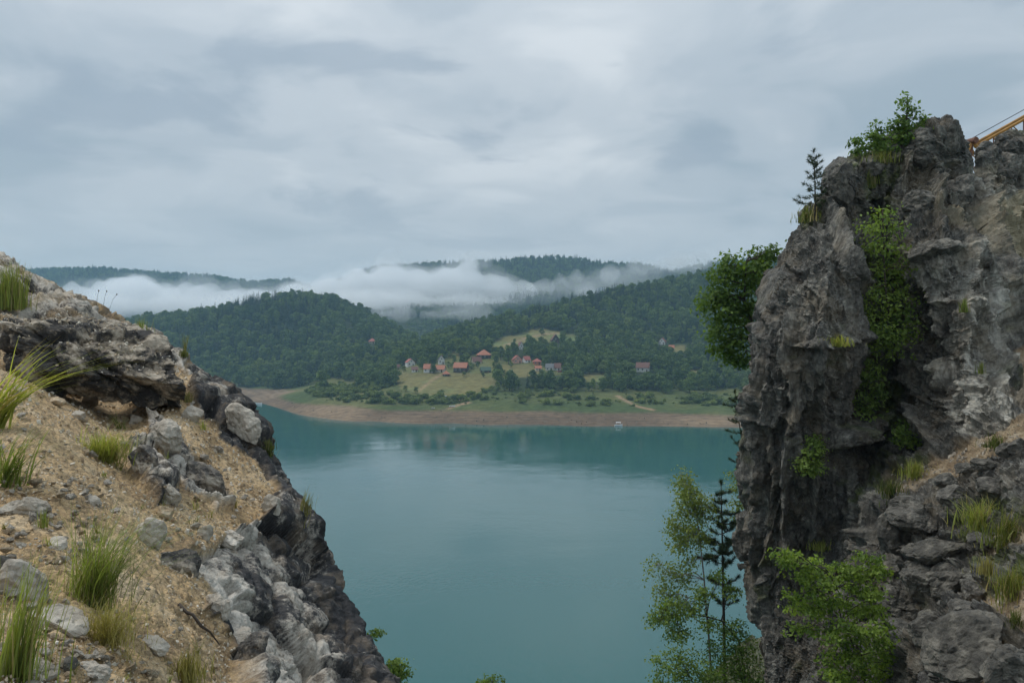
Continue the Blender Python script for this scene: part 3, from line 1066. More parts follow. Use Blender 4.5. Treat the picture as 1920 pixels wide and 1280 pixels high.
# nearest-point tables for setting things on the two rock surfaces
class Surf:
    def __init__(self, G, lim):
        g = G.reshape(-1, 3)
        u, v = uv_of(g)
        ok = (u > lim[0]) & (u < lim[1]) & (v > lim[2]) & (v < lim[3]) & (g[:, 1] > 0.5)
        self.g, self.u, self.v = g[ok], u[ok], v[ok]
        nn = grid_normals(G).reshape(-1, 3)[ok]
        self.n = nn
        self.cell = 8
        self.tab = {}
        iu, iv = (self.u // 8).astype(int), (self.v // 8).astype(int)
        key = iu * 100000 + iv
        order = np.lexsort((self.g[:, 1], key))
        ks, st = np.unique(key[order], return_index=True)
        self.first = dict(zip(ks.tolist(), order[st].tolist()))

    def at(self, u, v):
        """the front-most surface point seen near photo pixel (u, v)"""
        for rad in range(0, 6):
            best = None
            for du in range(-rad, rad + 1):
                for dv in range(-rad, rad + 1):
                    k = self.first.get((int(u // 8) + du) * 100000 + int(v // 8) + dv)
                    if k is not None:
                        dd = (self.u[k] - u) ** 2 + (self.v[k] - v) ** 2
                        if best is None or dd < best[0]:
                            best = (dd, k)
            if best:
                k = best[1]
                return P(u, v, self.g[k, 1])
        return None


LEFT = Surf(LEFT_G, (-280, 900, 470, 1500))
CLIFF = Surf(CLIFF_G, (1350, 2050, 200, 1500))

# ------------------------------------------------------------------ far trees, forest
def leaf_quads(c, n, d, ln, wd, fold=0.15):
    """diamond leaves: centres c, normals n, directions d"""
    s = np.cross(n, d)
    s /= np.linalg.norm(s, axis=1, keepdims=True) + 1e-9
    ln = np.broadcast_to(ln, (len(c),))[:, None]
    wd = np.broadcast_to(wd, (len(c),))[:, None]
    V = np.stack([c - d * ln / 2, c + s * wd / 2 + n * wd * fold + d * ln * 0.05, c + d * ln / 2, c - s * wd / 2 + n * wd * fold + d * ln * 0.05], 1)
    q = np.arange(len(c) * 4).reshape(-1, 4)
    return V.reshape(-1, 3), q


def unit(a):
    return a / (np.linalg.norm(a, axis=-1, keepdims=True) + 1e-9)


def far_broadleaf(seed, h, w, lobes, leaf):
    r = np.random.default_rng(seed)
    tr = MB().tube([(0, 0, -0.6), (0.05 * w * r.normal(), 0, h * 0.3), (0.06 * w * r.normal(), 0.1, h * 0.75)], [0.03 * h, 0.022 * h, 0.008 * h], 6)
    cs = []
    for k in range(lobes):
        t = (k + 0.5) / lobes
        a = k * 2.4 + r.normal() * 0.4
        z = h * (0.22 + 0.66 * t + 0.06 * r.normal())
        rad = w * 0.5 * math.sin(math.pi * min(1, 0.18 + 0.72 * t)) * r.uniform(0.45, 0.75)
        cs.append((rad * math.cos(a), rad * math.sin(a), z, w * r.uniform(0.17, 0.27)))
    cs.append((0, 0, h * 0.86, w * 0.2))
    C, Nn, S = [], [], []
    for (x, y, z, rr) in cs:
        m = int(70 * (rr / (0.22 * w)) ** 2)
        dv = unit(r.normal(size=(m, 3)))
        dv[:, 2] = np.where(dv[:, 2] < -0.4, -dv[:, 2], dv[:, 2])
        p = np.array([x, y, z]) + dv * rr * r.uniform(0.55, 1.08, (m, 1)) * np.array([1, 1, 0.85])
        C.append(p)
        Nn.append(unit(dv + 0.7 * r.normal(size=(m, 3)) + np.array([0, 0, 0.5])))
        S.append(np.clip(0.45 + 0.16 * r.normal() + 0.18 * r.normal(size=m), 0, 1))
    C, Nn, S = np.concatenate(C), np.concatenate(Nn), np.concatenate(S)
    d = unit(np.cross(Nn, r.normal(size=C.shape)))
    V, q = leaf_quads(C, Nn, d, leaf * r.uniform(0.7, 1.4, len(C)), leaf * r.uniform(0.6, 1.1, len(C)))
    return tr, MB().add(V, q, shade=np.repeat(S, 4))


def far_conifer(seed, h, w):
    r = np.random.default_rng(seed)
    tr = MB().tube([(0, 0, -0.6), (0, 0, h * 0.5), (0, 0, h * 0.98)], [0.014 * h, 0.009 * h, 0.002 * h], 5)
    C, D, Ln, S = [], [], [], []
    z = 0.12 * h
    while z < 0.97 * h:
        t = z / h
        R = w * 0.5 * (1 - t) ** 0.8 * r.uniform(0.75, 1.1) + 0.3
        nb = int(7 + 5 * (1 - t))
        a0 = r.uniform(0, 6.28)
        for k in range(nb):
            a = a0 + k * 6.283 / nb + r.normal() * 0.15
            Rk = R * r.uniform(0.6, 1.12)
            for s in (0.3, 0.62, 0.92):
                C.append((Rk * s * math.cos(a), Rk * s * math.sin(a), z - 0.22 * Rk * s))
                D.append((math.cos(a), math.sin(a), -0.35))
                Ln.append(Rk * 0.5)
                S.append(r.uniform(0.1, 0.8))
        z += h * 0.045
    C, D, Ln, S = np.array(C), unit(np.array(D)), np.array(Ln), np.array(S)
    Nn = unit(np.array([0, 0, 1.0]) + 0.45 * r.normal(size=C.shape))
    D = unit(D - Nn * (D * Nn).sum(1, keepdims=True))
    V, q = leaf_quads(C, Nn, D, Ln * 1.25, Ln * 0.75, -0.2)
    top = MB().add(V, q, shade=np.repeat(S, 4))
    top.add([(0.12, 0, h * 0.93), (-0.12, 0, h * 0.93), (0, 0, h * 1.03)], [(0, 1, 2)])
    top.add([(0, 0.12, h * 0.93), (0, -0.12, h * 0.93), (0, 0, h * 1.03)], [(0, 1, 2)])
    return tr, top


MAT['far_leaf'] = m_leaf('broadleaf_foliage', (0.034, 0.070, 0.022), (0.145, 0.205, 0.056), 0.28)
MAT['far_light'] = m_leaf('light_foliage', (0.070, 0.110, 0.030), (0.200, 0.250, 0.075), 0.3)
MAT['far_con'] = m_leaf('conifer_foliage', (0.014, 0.030, 0.017), (0.045, 0.080, 0.034), 0.1)
MAT['far_bush'] = m_leaf('bush_foliage', (0.075, 0.110, 0.030), (0.185, 0.230, 0.070), 0.3)

PROTO = {'broad': [], 'con': [], 'light': [], 'bush': []}
for k in range(5):
    t_, c_ = far_broadleaf(500 + k, 10.0 + k % 3, 8.0 + (k % 2) * 1.5, 11 + k, 0.95)
    PROTO['broad'].append((t_.data('trunk', MAT['bark_far']), c_.data('crown', MAT['far_leaf']), 10.0 + k % 3))
for k in range(3):
    t_, c_ = far_broadleaf(540 + k, 9.0, 7.0 - k, 9, 0.85)
    PROTO['light'].append((t_.data('trunk', MAT['bark_far']), c_.data('crown', MAT['far_light']), 9.0))
for k in range(4):
    t_, c_ = far_conifer(560 + k, 13.0 + k, 6.6 - 0.4 * k)
    PROTO['con'].append((t_.data('trunk', MAT['bark_far']), c_.data('crown', MAT['far_con']), 14.0 + k))
for k in range(3):
    t_, c_ = far_broadleaf(580 + k, 2.6, 4.2, 7, 0.55)
    PROTO['bush'].append((t_.data('trunk', MAT['bark_far']), c_.data('crown', MAT['far_bush']), 2.6))


def proto_collection(name, entries):
    """a collection outside the scene whose members are the kinds that a scatter repeats"""
    c = bpy.data.collections.new(name)
    for k, me in enumerate(entries):
        c.objects.link(bpy.data.objects.new('%s_%02d' % (name, k), me))
    return c


def joined(tm, cm, name):
    """trunk and crown in one mesh for the far wood"""
    me = bpy.data.meshes.new(name)
    import bmesh
    bm = bmesh.new()
    bm.from_mesh(cm)
    n0 = len(bm.faces)
    bm.from_mesh(tm)
    bm.faces.ensure_lookup_table()
    for f in bm.faces[n0:]:
        f.material_index = 1
    bm.to_mesh(me)
    bm.free()
    me.materials.append(cm.materials[0])
    me.materials.append(tm.materials[0])
    return me


WOOD = proto_collection('wood', [joined(t, c, 'wood') for k in ('broad', 'con', 'light') for (t, c, h) in PROTO[k]])   # 0-4 broad, 5-8 conifer, 9-11 light
BUSH = proto_collection('bush', [joined(t, c, 'bush') for (t, c, h) in PROTO['bush']])


def scatter(name, pts, rot, scl, idx, coll, label, cat, kind='stuff'):
    me = bpy.data.meshes.new(name)
    n = len(pts)
    me.vertices.add(n)
    me.vertices.foreach_set('co', np.asarray(pts, np.float32).ravel())
    for k, a in (('rot', rot), ('scl', scl)):
        at = me.attributes.new(k, 'FLOAT_VECTOR', 'POINT')
        at.data.foreach_set('vector', np.asarray(a, np.float32).ravel())
    at = me.attributes.new('idx', 'INT', 'POINT')
    at.data.foreach_set('value', np.asarray(idx, np.int32))
    o = link(name, me)
    g = bpy.data.node_groups.new(name, 'GeometryNodeTree')
    g.interface.new_socket('Geometry', in_out='INPUT', socket_type='NodeSocketGeometry')
    g.interface.new_socket('Geometry', in_out='OUTPUT', socket_type='NodeSocketGeometry')
    gi, go = g.nodes.new('NodeGroupInput'), g.nodes.new('NodeGroupOutput')
    ip = g.nodes.new('GeometryNodeInstanceOnPoints')
    ci = g.nodes.new('GeometryNodeCollectionInfo')
    ci.inputs['Collection'].default_value = coll
    ci.inputs['Separate Children'].default_value = True
    ci.inputs['Reset Children'].default_value = True
    ip.inputs['Pick Instance'].default_value = True

    def na(nm, ty):
        x = g.nodes.new('GeometryNodeInputNamedAttribute')
        x.data_type = ty
        x.inputs['Name'].default_value = nm
        return x.outputs['Attribute']
    lk = g.links.new
    lk(gi.outputs[0], ip.inputs['Points'])
    lk(ci.outputs[0], ip.inputs['Instance'])
    lk(na('idx', 'INT'), ip.inputs['Instance Index'])
    lk(na('rot', 'FLOAT_VECTOR'), ip.inputs['Rotation'])
    lk(na('scl', 'FLOAT_VECTOR'), ip.inputs['Scale'])
    lk(ip.outputs[0], go.inputs[0])
    md = o.modifiers.new('scatter', 'NODES')
    md.node_group = g
    tag(o, label, cat, kind=kind)
    return o


def terrain_hit(u, v, y0=455, y1=1150):
    """where the view ray of photo pixel (u, v) meets the far shore"""
    Ys = np.linspace(y0, y1, 700)
    z = terrain_z(np.full(700, float(u)), Ys)
    vv = 640 - (z - CAMZ) / Ys * F
    k = np.argmax((vv <= v) & (z > -0.3))
    return np.array([(u - 960) / F * Ys[k], Ys[k], z[k]])


# houses first: (photo pixel of the base, width px, ...) so that trees can keep clear of them
HOUSES = [
    # u, v_base, w_px, depth/width, wall_px, roof_px, kind, yaw, wall, roof, label
    (768, 687, 16, 1.0, 8, 6, 'gable', 25, 'white', 'red', 'white gabled house with small red roof, outermost on the wooded side of the village'),
    (777, 698, 12, 0.9, 5, 5, 'side', 8, 'white', 'brown', 'low shed with dark brown roof over a white base above the meadow'),
    (803, 699, 18, 0.8, 8, 8, 'side', -6, 'white', 'orange', 'white walled house with bright orange roof at the meadow edge'),
    (825, 698, 19, 0.8, 6, 7, 'side', -10, 'cream', 'orange', 'low cream house with orange roof beside the bright orange roofed white house'),
    (836, 705, 12, 0.9, 4, 6, 'hip', 5, 'timber', 'orange', 'tiny brown timber hut with orange pyramid roof in the meadow'),
    (827, 683, 12, 1.1, 9, 7, 'gable', 10, 'white', 'grey', 'tall white gabled house with grey roof half hidden by trees'),
    (864, 699, 27, 0.7, 10, 9, 'side', -12, 'timber', 'orange', 'dark timber barn with broad orange roof'),
    (907, 673, 25, 0.9, 7, 10, 'hip', 12, 'timber', 'orange', 'large house with wide orange hipped roof at the top of the yard'),
    (893, 682, 18, 0.8, 5, 8, 'side', 20, 'cream', 'brown', 'house with brownish red roof just below the large hipped roof'),
    (910, 699, 20, 0.7, 5, 6, 'side', 8, 'timber', 'green', 'long shed with dark green roof by the stone yard'),
    (969, 681, 17, 1.1, 7, 7, 'gable', 14, 'pink', 'red', 'pinkish gabled house with red roof and white annex beside it'),
    (987, 680, 13, 0.8, 6, 6, 'side', 30, 'white', 'red', 'small white annex with red roof leaning on the pink gabled house'),
    (1007, 684, 15, 0.9, 6, 6, 'hip', 6, 'orangew', 'red', 'two storey orange house with red pyramid roof'),
    (1009, 696, 12, 0.9, 6, 4, 'side', 6, 'cream', 'orange', 'small cream outhouse below the two storey orange house'),
    (1031, 695, 15, 0.9, 6, 7, 'side', -8, 'white', 'grey', 'white cottage with grey sheet roof joined to a brown roofed one'),
    (1046, 695, 13, 0.9, 6, 8, 'side', -14, 'white', 'brown', 'white cottage with brown roof joined to the grey roofed one'),
    (1041, 643, 16, 1.1, 6, 10, 'gable', 8, 'timber', 'brown', 'steep dark brown chalet high on the yellow meadow'),
    (976, 655, 13, 1.1, 5, 9, 'gable', 18, 'white', 'brown', 'little steep roofed chalet at the foot of the yellow meadow'),
    (1207, 698, 26, 0.7, 9, 9, 'side', -16, 'white', 'brown', 'white house with dark brown roof standing alone among trees'),
    (1243, 646, 13, 0.9, 6, 6, 'gable', -22, 'white', 'red', 'small white house with red roof high in the forest clearing'),
    (1260, 657, 10, 0.9, 5, 5, 'side', -10, 'orangew', 'orange', 'small orange house just below the white one in the forest clearing'),
    (697, 644, 12, 1.0, 4, 6, 'hip', 0, 'cream', 'red', 'lone house with pale red roof deep in the dark forest'),
    (788, 636, 6, 1.0, 3, 3, 'side', 0, 'orangew', 'orange', 'tiny orange house far up the wooded valley'),
    (746, 691, 7, 1.0, 4, 4, 'side', 0, 'cream', 'brown', 'small tan shed at the edge of the trees left of the village'),
]
HOUSES[-1] = HOUSES[-1][:-1] + ('small tan shed with brown roof half hidden at the wood edge',)
HOUSE_AT = [terrain_hit(h[0], h[1]) for h in HOUSES]

r = np.random.default_rng(77)


def clear_of_houses(X, Y):
    k = np.ones(len(X), bool)
    for hh, p in zip(HOUSES, HOUSE_AT):
        w = hh[2] * p[1] / F
        dx, dy = np.abs(X - p[0]), Y - p[1]
        k &= ~((dx < w * 0.75 + 1.0) & (dy > -26) & (dy < w + 3))
    return k


def sample_terrain(n, x0, x1, y0, y1):
    X, Y = r.uniform(x0, x1, n), r.uniform(y0, y1, n)
    u = 960 + X / Y * F
    ok = (u > -60) & (u < 1480)
    X, Y, u = X[ok], Y[ok], u[ok]
    z = terrain_z(u, Y)
    v = 640 - (z - CAMZ) / Y * F
    return X, Y, z, u, v


CREST = np.array([(-200, 1000), (270, 1080), (560, 1100), (690, 1070), (760, 900), (900, 900), (1000, 930), (1100, 960), (1200, 990), (1330, 1020), (1500, 1020)], float)
X, Y, z, u, v = sample_terrain(40000, -640, 420, 560, 1390)
crest = np.interp(u, CREST[:, 0], CREST[:, 1])
jx = fbm(np.stack([X / 30, Y / 30, 0 * X], -1), 3, 90)
ok = (Y < crest + 35 + 320 * ((u > 600) & (u < 940))) & (z > np.where(u < 620, 4.5 + 7 * sstep(520, 620, u), 13.5) + 2.5 * jx) & ~meadow(u + 4 * jx, v - 3) & ~meadow(u, v - 11) & ~meadow(u, v - 12 * 640 / Y * 0.35) & clear_of_houses(X, Y)
for hh in HOUSES:
    ok &= ~((np.abs(u - hh[0]) < hh[2] * 0.62 + 4) & (v > hh[1] - 3) & (v < hh[1] + 23))
vill = inpoly(u, v, [(640, 745), (640, 640), (780, 640), (930, 628), (1070, 622), (1110, 645), (1400, 640), (1420, 745)])
belt = inpoly(u, v, [(905, 748), (925, 715), (1010, 700), (1180, 706), (1300, 700), (1420, 705), (1420, 748)])
open_v = inpoly(u, v, [(745, 706), (750, 688), (800, 676), (900, 668), (990, 676), (1060, 690), (1060, 706), (940, 712)])
ok &= ~(open_v & (r.random(len(X)) < 0.75))
ok &= ~(inpoly(u, v, [(1240, 740), (1250, 712), (1420, 690), (1420, 745)]) & (r.random(len(X)) < 0.7))
X, Y, z, u, v, jx, vill, belt = [q[ok] for q in (X, Y, z, u, v, jx, vill, belt)]
# keep a spacing
keep, cells = [], {}
for k in range(len(X)):
    sp = 5.4 if vill[k] else 6.2
    key = (int(X[k] // sp), int(Y[k] // sp))
    if key in cells:
        continue
    cells[key] = 1
    keep.append(k)
keep = np.array(keep)
X, Y, z, u, v, jx, vill, belt = [q[keep] for q in (X, Y, z, u, v, jx, vill, belt)]
near_rank = np.argsort(Y + np.where(vill, 0, 900))
single = np.zeros(len(X), bool)
single[near_rank[:255]] = True
single &= vill
big = fbm(np.stack([X / 90, Y / 90, 0 * X], -1), 3, 95)
pc = np.clip(0.30 + 0.9 * big + 0.25 * sstep(60, 100, z) - 0.4 * vill - 0.25 * (z < 28), 0.02, 0.9)
isc = r.random(len(X)) < pc
big2 = fbm(np.stack([X / 45, Y / 45, 0 * X + 5], -1), 3, 197)
isl = (~isc) & (r.random(len(X)) < np.clip(np.where(vill, 0.30, 0.22) + 1.1 * big2, 0.03, 0.9))
idx = np.where(isc, 5 + r.integers(0, 4, len(X)), np.where(isl, 9 + r.integers(0, 3, len(X)), r.integers(0, 5, len(X))))
sz = r.uniform(0.55, 1.2, len(X)) * np.where(belt, 1.02, np.where(vill, 1.0, 1.25)) * np.where(isc, 0.85, 1.0)
rz = r.uniform(0, 6.28, len(X))
m_ = ~single
scl = np.stack([sz * r.uniform(0.9, 1.15, len(X)), sz * r.uniform(0.9, 1.15, len(X)), sz * r.uniform(0.85, 1.2, len(X))], -1)
rot = np.stack([0 * rz, 0 * rz, rz], -1)
scatter('forest', np.stack([X, Y, z], -1)[m_], rot[m_], scl[m_], idx[m_], WOOD, 'dark green mixed forest covering the hills above the lake', 'forest')

# trees one can tell apart round the village and along the shore
for k in np.where(single)[0]:
    i = int(idx[k])
    fam, sub = ('broad', i) if i < 5 else (('con', i - 5) if i < 9 else ('light', i - 9))
    tm, cm, h = PROTO[fam][sub]
    nm = {'broad': 'broadleaf_tree', 'con': 'spruce_tree', 'light': 'orchard_tree'}[fam]
    if belt[k]:
        zone, grp = 'in the tree belt between meadow and shore', 'trees in the shore belt'
    elif u[k] < 760:
        zone, grp = 'at the wood edge beside the sloping meadow', 'trees at the wood edge'
    elif u[k] > 1070:
        zone, grp = 'on the slope round the lone white house', 'trees round the lone white house'
    else:
        zone, grp = 'among the village houses', 'trees among the village houses'
    size = 'low' if scl[k][2] < 0.82 else ('tall' if scl[k][2] > 1.02 else 'mid sized')
    what = size + ' ' + {'broad': 'dark green round crowned tree', 'con': 'dark pointed conifer', 'light': 'light green leafy tree'}[fam]
    e = empty(nm, (X[k], Y[k], z[k]), rz[k])
    e.scale = tuple(scl[k])
    tag(e, what + ' ' + zone, 'tree', grp + ', ' + size + ' ' + {'broad': 'dark', 'con': 'conifers', 'light': 'light'}[fam])
    link('trunk', tm, e)
    c = link('crown', cm, e)
    c['kind'] = 'stuff'

rv_ = np.random.default_rng(55)
for (u_, v_) in [(786, 688), (814, 679), (846, 688), (852, 676), (884, 692), (926, 690), (946, 676), (958, 690), (1022, 690), (1066, 694), (1078, 690), (896, 690), (930, 682), (757, 697), (874, 672), (842, 668), (992, 662),
                 (1004, 652), (1062, 702), (1150, 694), (1180, 702), (1232, 694), (1262, 702), (1286, 697), (752, 690), (962, 660), (942, 668), (800, 676), (870, 706), (906, 708), (945, 706), (965, 644), (1016, 628), (1056, 632), (760, 734), (780, 738), (812, 700)]:
    q_ = terrain_hit(u_, v_)
    fam = 'light' if rv_.random() < 0.6 else 'broad'
    tm, cm, h = PROTO[fam][int(rv_.integers(0, 3))]
    e = empty('garden_tree', q_, rv_.uniform(0, 6.28))
    k_ = rv_.uniform(0.42, 0.75)
    e.scale = (k_, k_, k_ * rv_.uniform(0.8, 1.1))
    tag(e, ('small light green' if fam == 'light' else 'small dark green') + ' garden tree in a yard or meadow of the village', 'tree', 'garden trees, ' + fam)
    link('trunk', tm, e)
    link('crown', cm, e)['kind'] = 'stuff'

# shrubs on the green band of the shore
X, Y, z, u, v = sample_terrain(9000, -330, 260, 500, 700)
jx = fbm(np.stack([X / 22, Y / 22, 0 * X], -1), 3, 98)
ok = (z > 7.2 + 1.0 * jx + 2.0 * sstep(640, 540, u)) & (z < 17 + 3 * jx) & (u > 540) & ((jx > 0.0) | (r.random(len(X)) < 0.05)) & ~meadow(u, v)
ok &= (u < 900) | (r.random(len(X)) < 0.5) | (u > 1240)
X, Y, z = X[ok], Y[ok], z[ok]
n = len(X)
sz = (0.25 + 1.0 * r.random(n) ** 1.6) * np.where(jx[ok] > 0.12, 1.5, 0.6)
scatter('shore_shrubs', np.stack([X, Y, z - 0.2], -1), np.stack([np.zeros(n), np.zeros(n), r.uniform(0, 6.28, n)], -1),
        np.stack([sz, sz, sz * r.uniform(0.6, 1.0, n)], -1), r.integers(0, 3, n), BUSH, 'low light green bushes covering the bank above the bare shore', 'shrubs')

# woods on the distant hills
for zf, Yr, depth, u0, u1 in RIDGES:
    n = 9000
    Y = r.uniform(Yr - depth, Yr + 25, n)
    u = r.uniform(u0, u1, n)
    X = (u - 960) / F * Y
    z = zf(u, Y)
    con = r.random(n) < 0.62
    idx = np.where(con, 5 + r.integers(0, 4, n), r.integers(0, 5, n))
    s = r.uniform(0.7, 1.25, n)
    scatter('distant_forest', np.stack([X, Y, z - 0.5], -1), np.stack([0 * X, 0 * X, r.uniform(0, 6.28, n)], -1), np.stack([s * 1.25, s * 1.25, s], -1), idx, WOOD,
            {2300: 'far blue green wood on the long ridge behind the valley cloud', 2000: 'dark wood on the highest hill rising out of the cloud',
             1500: 'shadowy wood in the valley under the cloud'}[Yr], 'forest')

# dark stones and driftwood along the bare shore
import bmesh


def hull_mesh(name, seed, m, npts=14, squash=(1, 0.8, 0.6)):
    rr = np.random.default_rng(seed)
    bm = bmesh.new()
    p = unit(rr.normal(size=(npts, 3))) * rr.uniform(0.8, 1.1, (npts, 1)) * np.array(squash) * 0.5
    for q in p:
        bm.verts.new(q)
    res = bmesh.ops.convex_hull(bm, input=bm.verts)
    bmesh.ops.delete(bm, geom=[v for v in bm.verts if not v.link_faces], context='VERTS')
    me = bpy.data.meshes.new(name)
    bm.to_mesh(me)
    bm.free()
    me.materials.append(m)
    return me


BEACH = proto_collection('shore_stone', [hull_mesh('shore_stone', 900 + k, MAT['dark_stone'], 12) for k in range(4)])
n = 170
u = r.uniform(540, 1400, n)
yw = np.interp(u, WATERLINE[:, 0], WATERLINE[:, 1])
Y = yw + np.abs(r.normal(0, 1, n)) * 14 + 1
z = terrain_z(u, Y)
s = r.uniform(0.25, 1.0, n) ** 2 * 1.3 + 0.15
scatter('shore_stones', np.stack([(u - 960) / F * Y, Y, z], -1), r.uniform(0, 6.28, (n, 3)), np.stack([s * 1.5, s, s * 0.7], -1), r.integers(0, 4, n), BEACH,
        'scattered dark stones along the bare brown shore', 'stones')


# ------------------------------------------------------------------ village houses
WALLS = {k: m_plain('wall_' + k, c, 0.85, 0.10, 1.5) for k, c in dict(white=(0.62, 0.61, 0.58), cream=(0.50, 0.43, 0.33), timber=(0.055, 0.04, 0.03), pink=(0.50, 0.27, 0.20),
                                                                   orangew=(0.50, 0.20, 0.11)).items()}
ROOFS = {k: m_plain('roof_' + k, c, 0.8, 0.22, 1.2, bmp=0.4) for k, c in dict(orange=(0.34, 0.130, 0.075), red=(0.30, 0.095, 0.072), brown=(0.14, 0.065, 0.05), grey=(0.13, 0.135, 0.14),
                                                                           green=(0.045, 0.085, 0.06)).items()}
MAT['glass'] = m_plain('window_glass', (0.03, 0.035, 0.045), 0.15, 0.2)
MAT['frame'] = m_plain('white_window_frame', (0.6, 0.6, 0.58), 0.6, 0.1)
MAT['brick'] = m_plain('chimney_brick', (0.30, 0.14, 0.10), 0.9, 0.3, 3)


def slab(mb, a, b, c, d, th):
    """a thin roof plane through four corners"""
    q = np.array([a, b, c, d], float)
    n = unit(np.cross(q[1] - q[0], q[3] - q[0]))
    if n[2] < 0:
        n = -n
    V = np.concatenate([q, q + n * th])
    mb.add(V, [(0, 3, 2, 1), (4, 5, 6, 7), (0, 1, 5, 4), (1, 2, 6, 5), (2, 3, 7, 6), (3, 0, 4, 7)])


def window(parent, x, z, y, w, h, nx=None):
    fr = MB().box(x - w / 2, x + w / 2, y - 0.08, y + 0.02, z, z + h).build('window', MAT['frame'], parent)
    MB().box(x - w / 2 + 0.1, x - 0.04, y - 0.10, y - 0.06, z + 0.1, z + h - 0.1).build('pane', MAT['glass'], fr)
    MB().box(x + 0.04, x + w / 2 - 0.1, y - 0.10, y - 0.06, z + 0.1, z + h - 0.1).build('pane', MAT['glass'], fr)


for (u, vb, wp, dr, hp, rp, kind, yaw, wc, rc, lab), p in zip(HOUSES, HOUSE_AT):
    k = p[1] / F
    w, h, rr = wp * k * 0.92, hp * k, rp * k
    d = w * dr
    e = empty('house', p + np.array([0, d / 2, 0]), math.radians(yaw))
    tag(e, lab, 'house')
    x0, x1, y0, y1 = -w / 2, w / 2, -d / 2, d / 2
    o_ = 0.45
    wall, roof = MB(), MB()
    wall.box(x0, x1, y0, y1, -3.0, h)
    ey = 0.0
    if kind == 'side':
        V = [(x0, y0, h), (x0, y1, h), (x0, 0, h + rr - 0.05), (x1, y0, h), (x1, y1, h), (x1, 0, h + rr - 0.05)]
        wall.add(V, [(0, 1, 2), (3, 5, 4)])
        s_ = rr / (d / 2)
        slab(roof, (x0 - o_, y0 - o_, h - o_ * s_), (x1 + o_, y0 - o_, h - o_ * s_), (x1 + o_, 0.02, h + rr), (x0 - o_, 0.02, h + rr), 0.18)
        slab(roof, (x1 + o_, y1 + o_, h - o_ * s_), (x0 - o_, y1 + o_, h - o_ * s_), (x0 - o_, -0.02, h + rr), (x1 + o_, -0.02, h + rr), 0.18)
    elif kind == 'gable':
        V = [(x0, y0, h), (x1, y0, h), (0, y0, h + rr - 0.05), (x0, y1, h), (x1, y1, h), (0, y1, h + rr - 0.05)]
        wall.add(V, [(0, 1, 2), (3, 5, 4)])
        s_ = rr / (w / 2)
        slab(roof, (x0 - o_, y0 - o_, h - o_ * s_), (x0 - o_, y1 + o_, h - o_ * s_), (0.02, y1 + o_, h + rr), (0.02, y0 - o_, h + rr), 0.18)
        slab(roof, (x1 + o_, y0 - o_, h - o_ * s_), (x1 + o_, y1 + o_, h - o_ * s_), (-0.02, y1 + o_, h + rr), (-0.02, y0 - o_, h + rr), 0.18)
    else:
        q = 0.9
        a, b = min(w, d) * 0.5, 0
        rl = max(w - d, 0.4) / 2
        V = [(x0 - q, y0 - q, h), (x1 + q, y0 - q, h), (x1 + q, y1 + q, h), (x0 - q, y1 + q, h), (-rl, 0, h + rr), (rl, 0, h + rr),
             (x0 - q, y0 - q, h - 0.15), (x1 + q, y0 - q, h - 0.15), (x1 + q, y1 + q, h - 0.15), (x0 - q, y1 + q, h - 0.15)]
        roof.add(V, [(0, 1, 5, 4), (2, 3, 4, 5), (0, 6, 7, 1), (1, 7, 8, 2), (2, 8, 9, 3), (3, 9, 6, 0), (6, 9, 8, 7)], [(1, 2, 5), (3, 0, 4)])
    wall.build('wall', WALLS[wc], e)
    ro = roof.build('roof', ROOFS[rc], e)
    if wp >= 12 and kind != 'hip':
        cx, cy = (w * 0.2, d * 0.12) if kind == 'side' else (w * 0.16, d * 0.1)
        MB().box(cx - 0.3, cx + 0.3, cy - 0.3, cy + 0.3, h + rr * 0.4, h + rr + 0.6).build('chimney', MAT['brick'], ro)
    if wp >= 10:
        nw_ = 3 if wp >= 24 else 2
        for i in range(nw_):
            x = x0 + w * (i + 0.5) / nw_
            if i == nw_ - 1:
                continue
            window(e, x, h * 0.38, y0, min(1.3, w * 0.2), h * 0.42)
        xd = x0 + w * (nw_ - 0.5) / nw_
        MB().box(xd - 0.5, xd + 0.5, y0 - 0.07, y0 + 0.02, 0.0, min(2.1, h * 0.8)).build('door', WALLS['timber'] if wc != 'timber' else ROOFS['brown'], e)
        if kind == 'gable':
            window(e, 0, h + 0.1, y0, 1.1, min(1.2, rr * 0.45))


# ------------------------------------------------------------------ cars and boats by the shore
MAT['white_paint'] = m_plain('white_boat_paint', (0.75, 0.76, 0.76), 0.35, 0.06)
MAT['red_paint'] = m_plain('red_car_paint', (0.35, 0.05, 0.04), 0.35, 0.1)
MAT['tyre'] = m_plain('tyre_rubber', (0.02, 0.02, 0.02), 0.9, 0.1)
MAT['blue'] = m_plain('dark_boat_interior', (0.08, 0.09, 0.10), 0.6, 0.2)


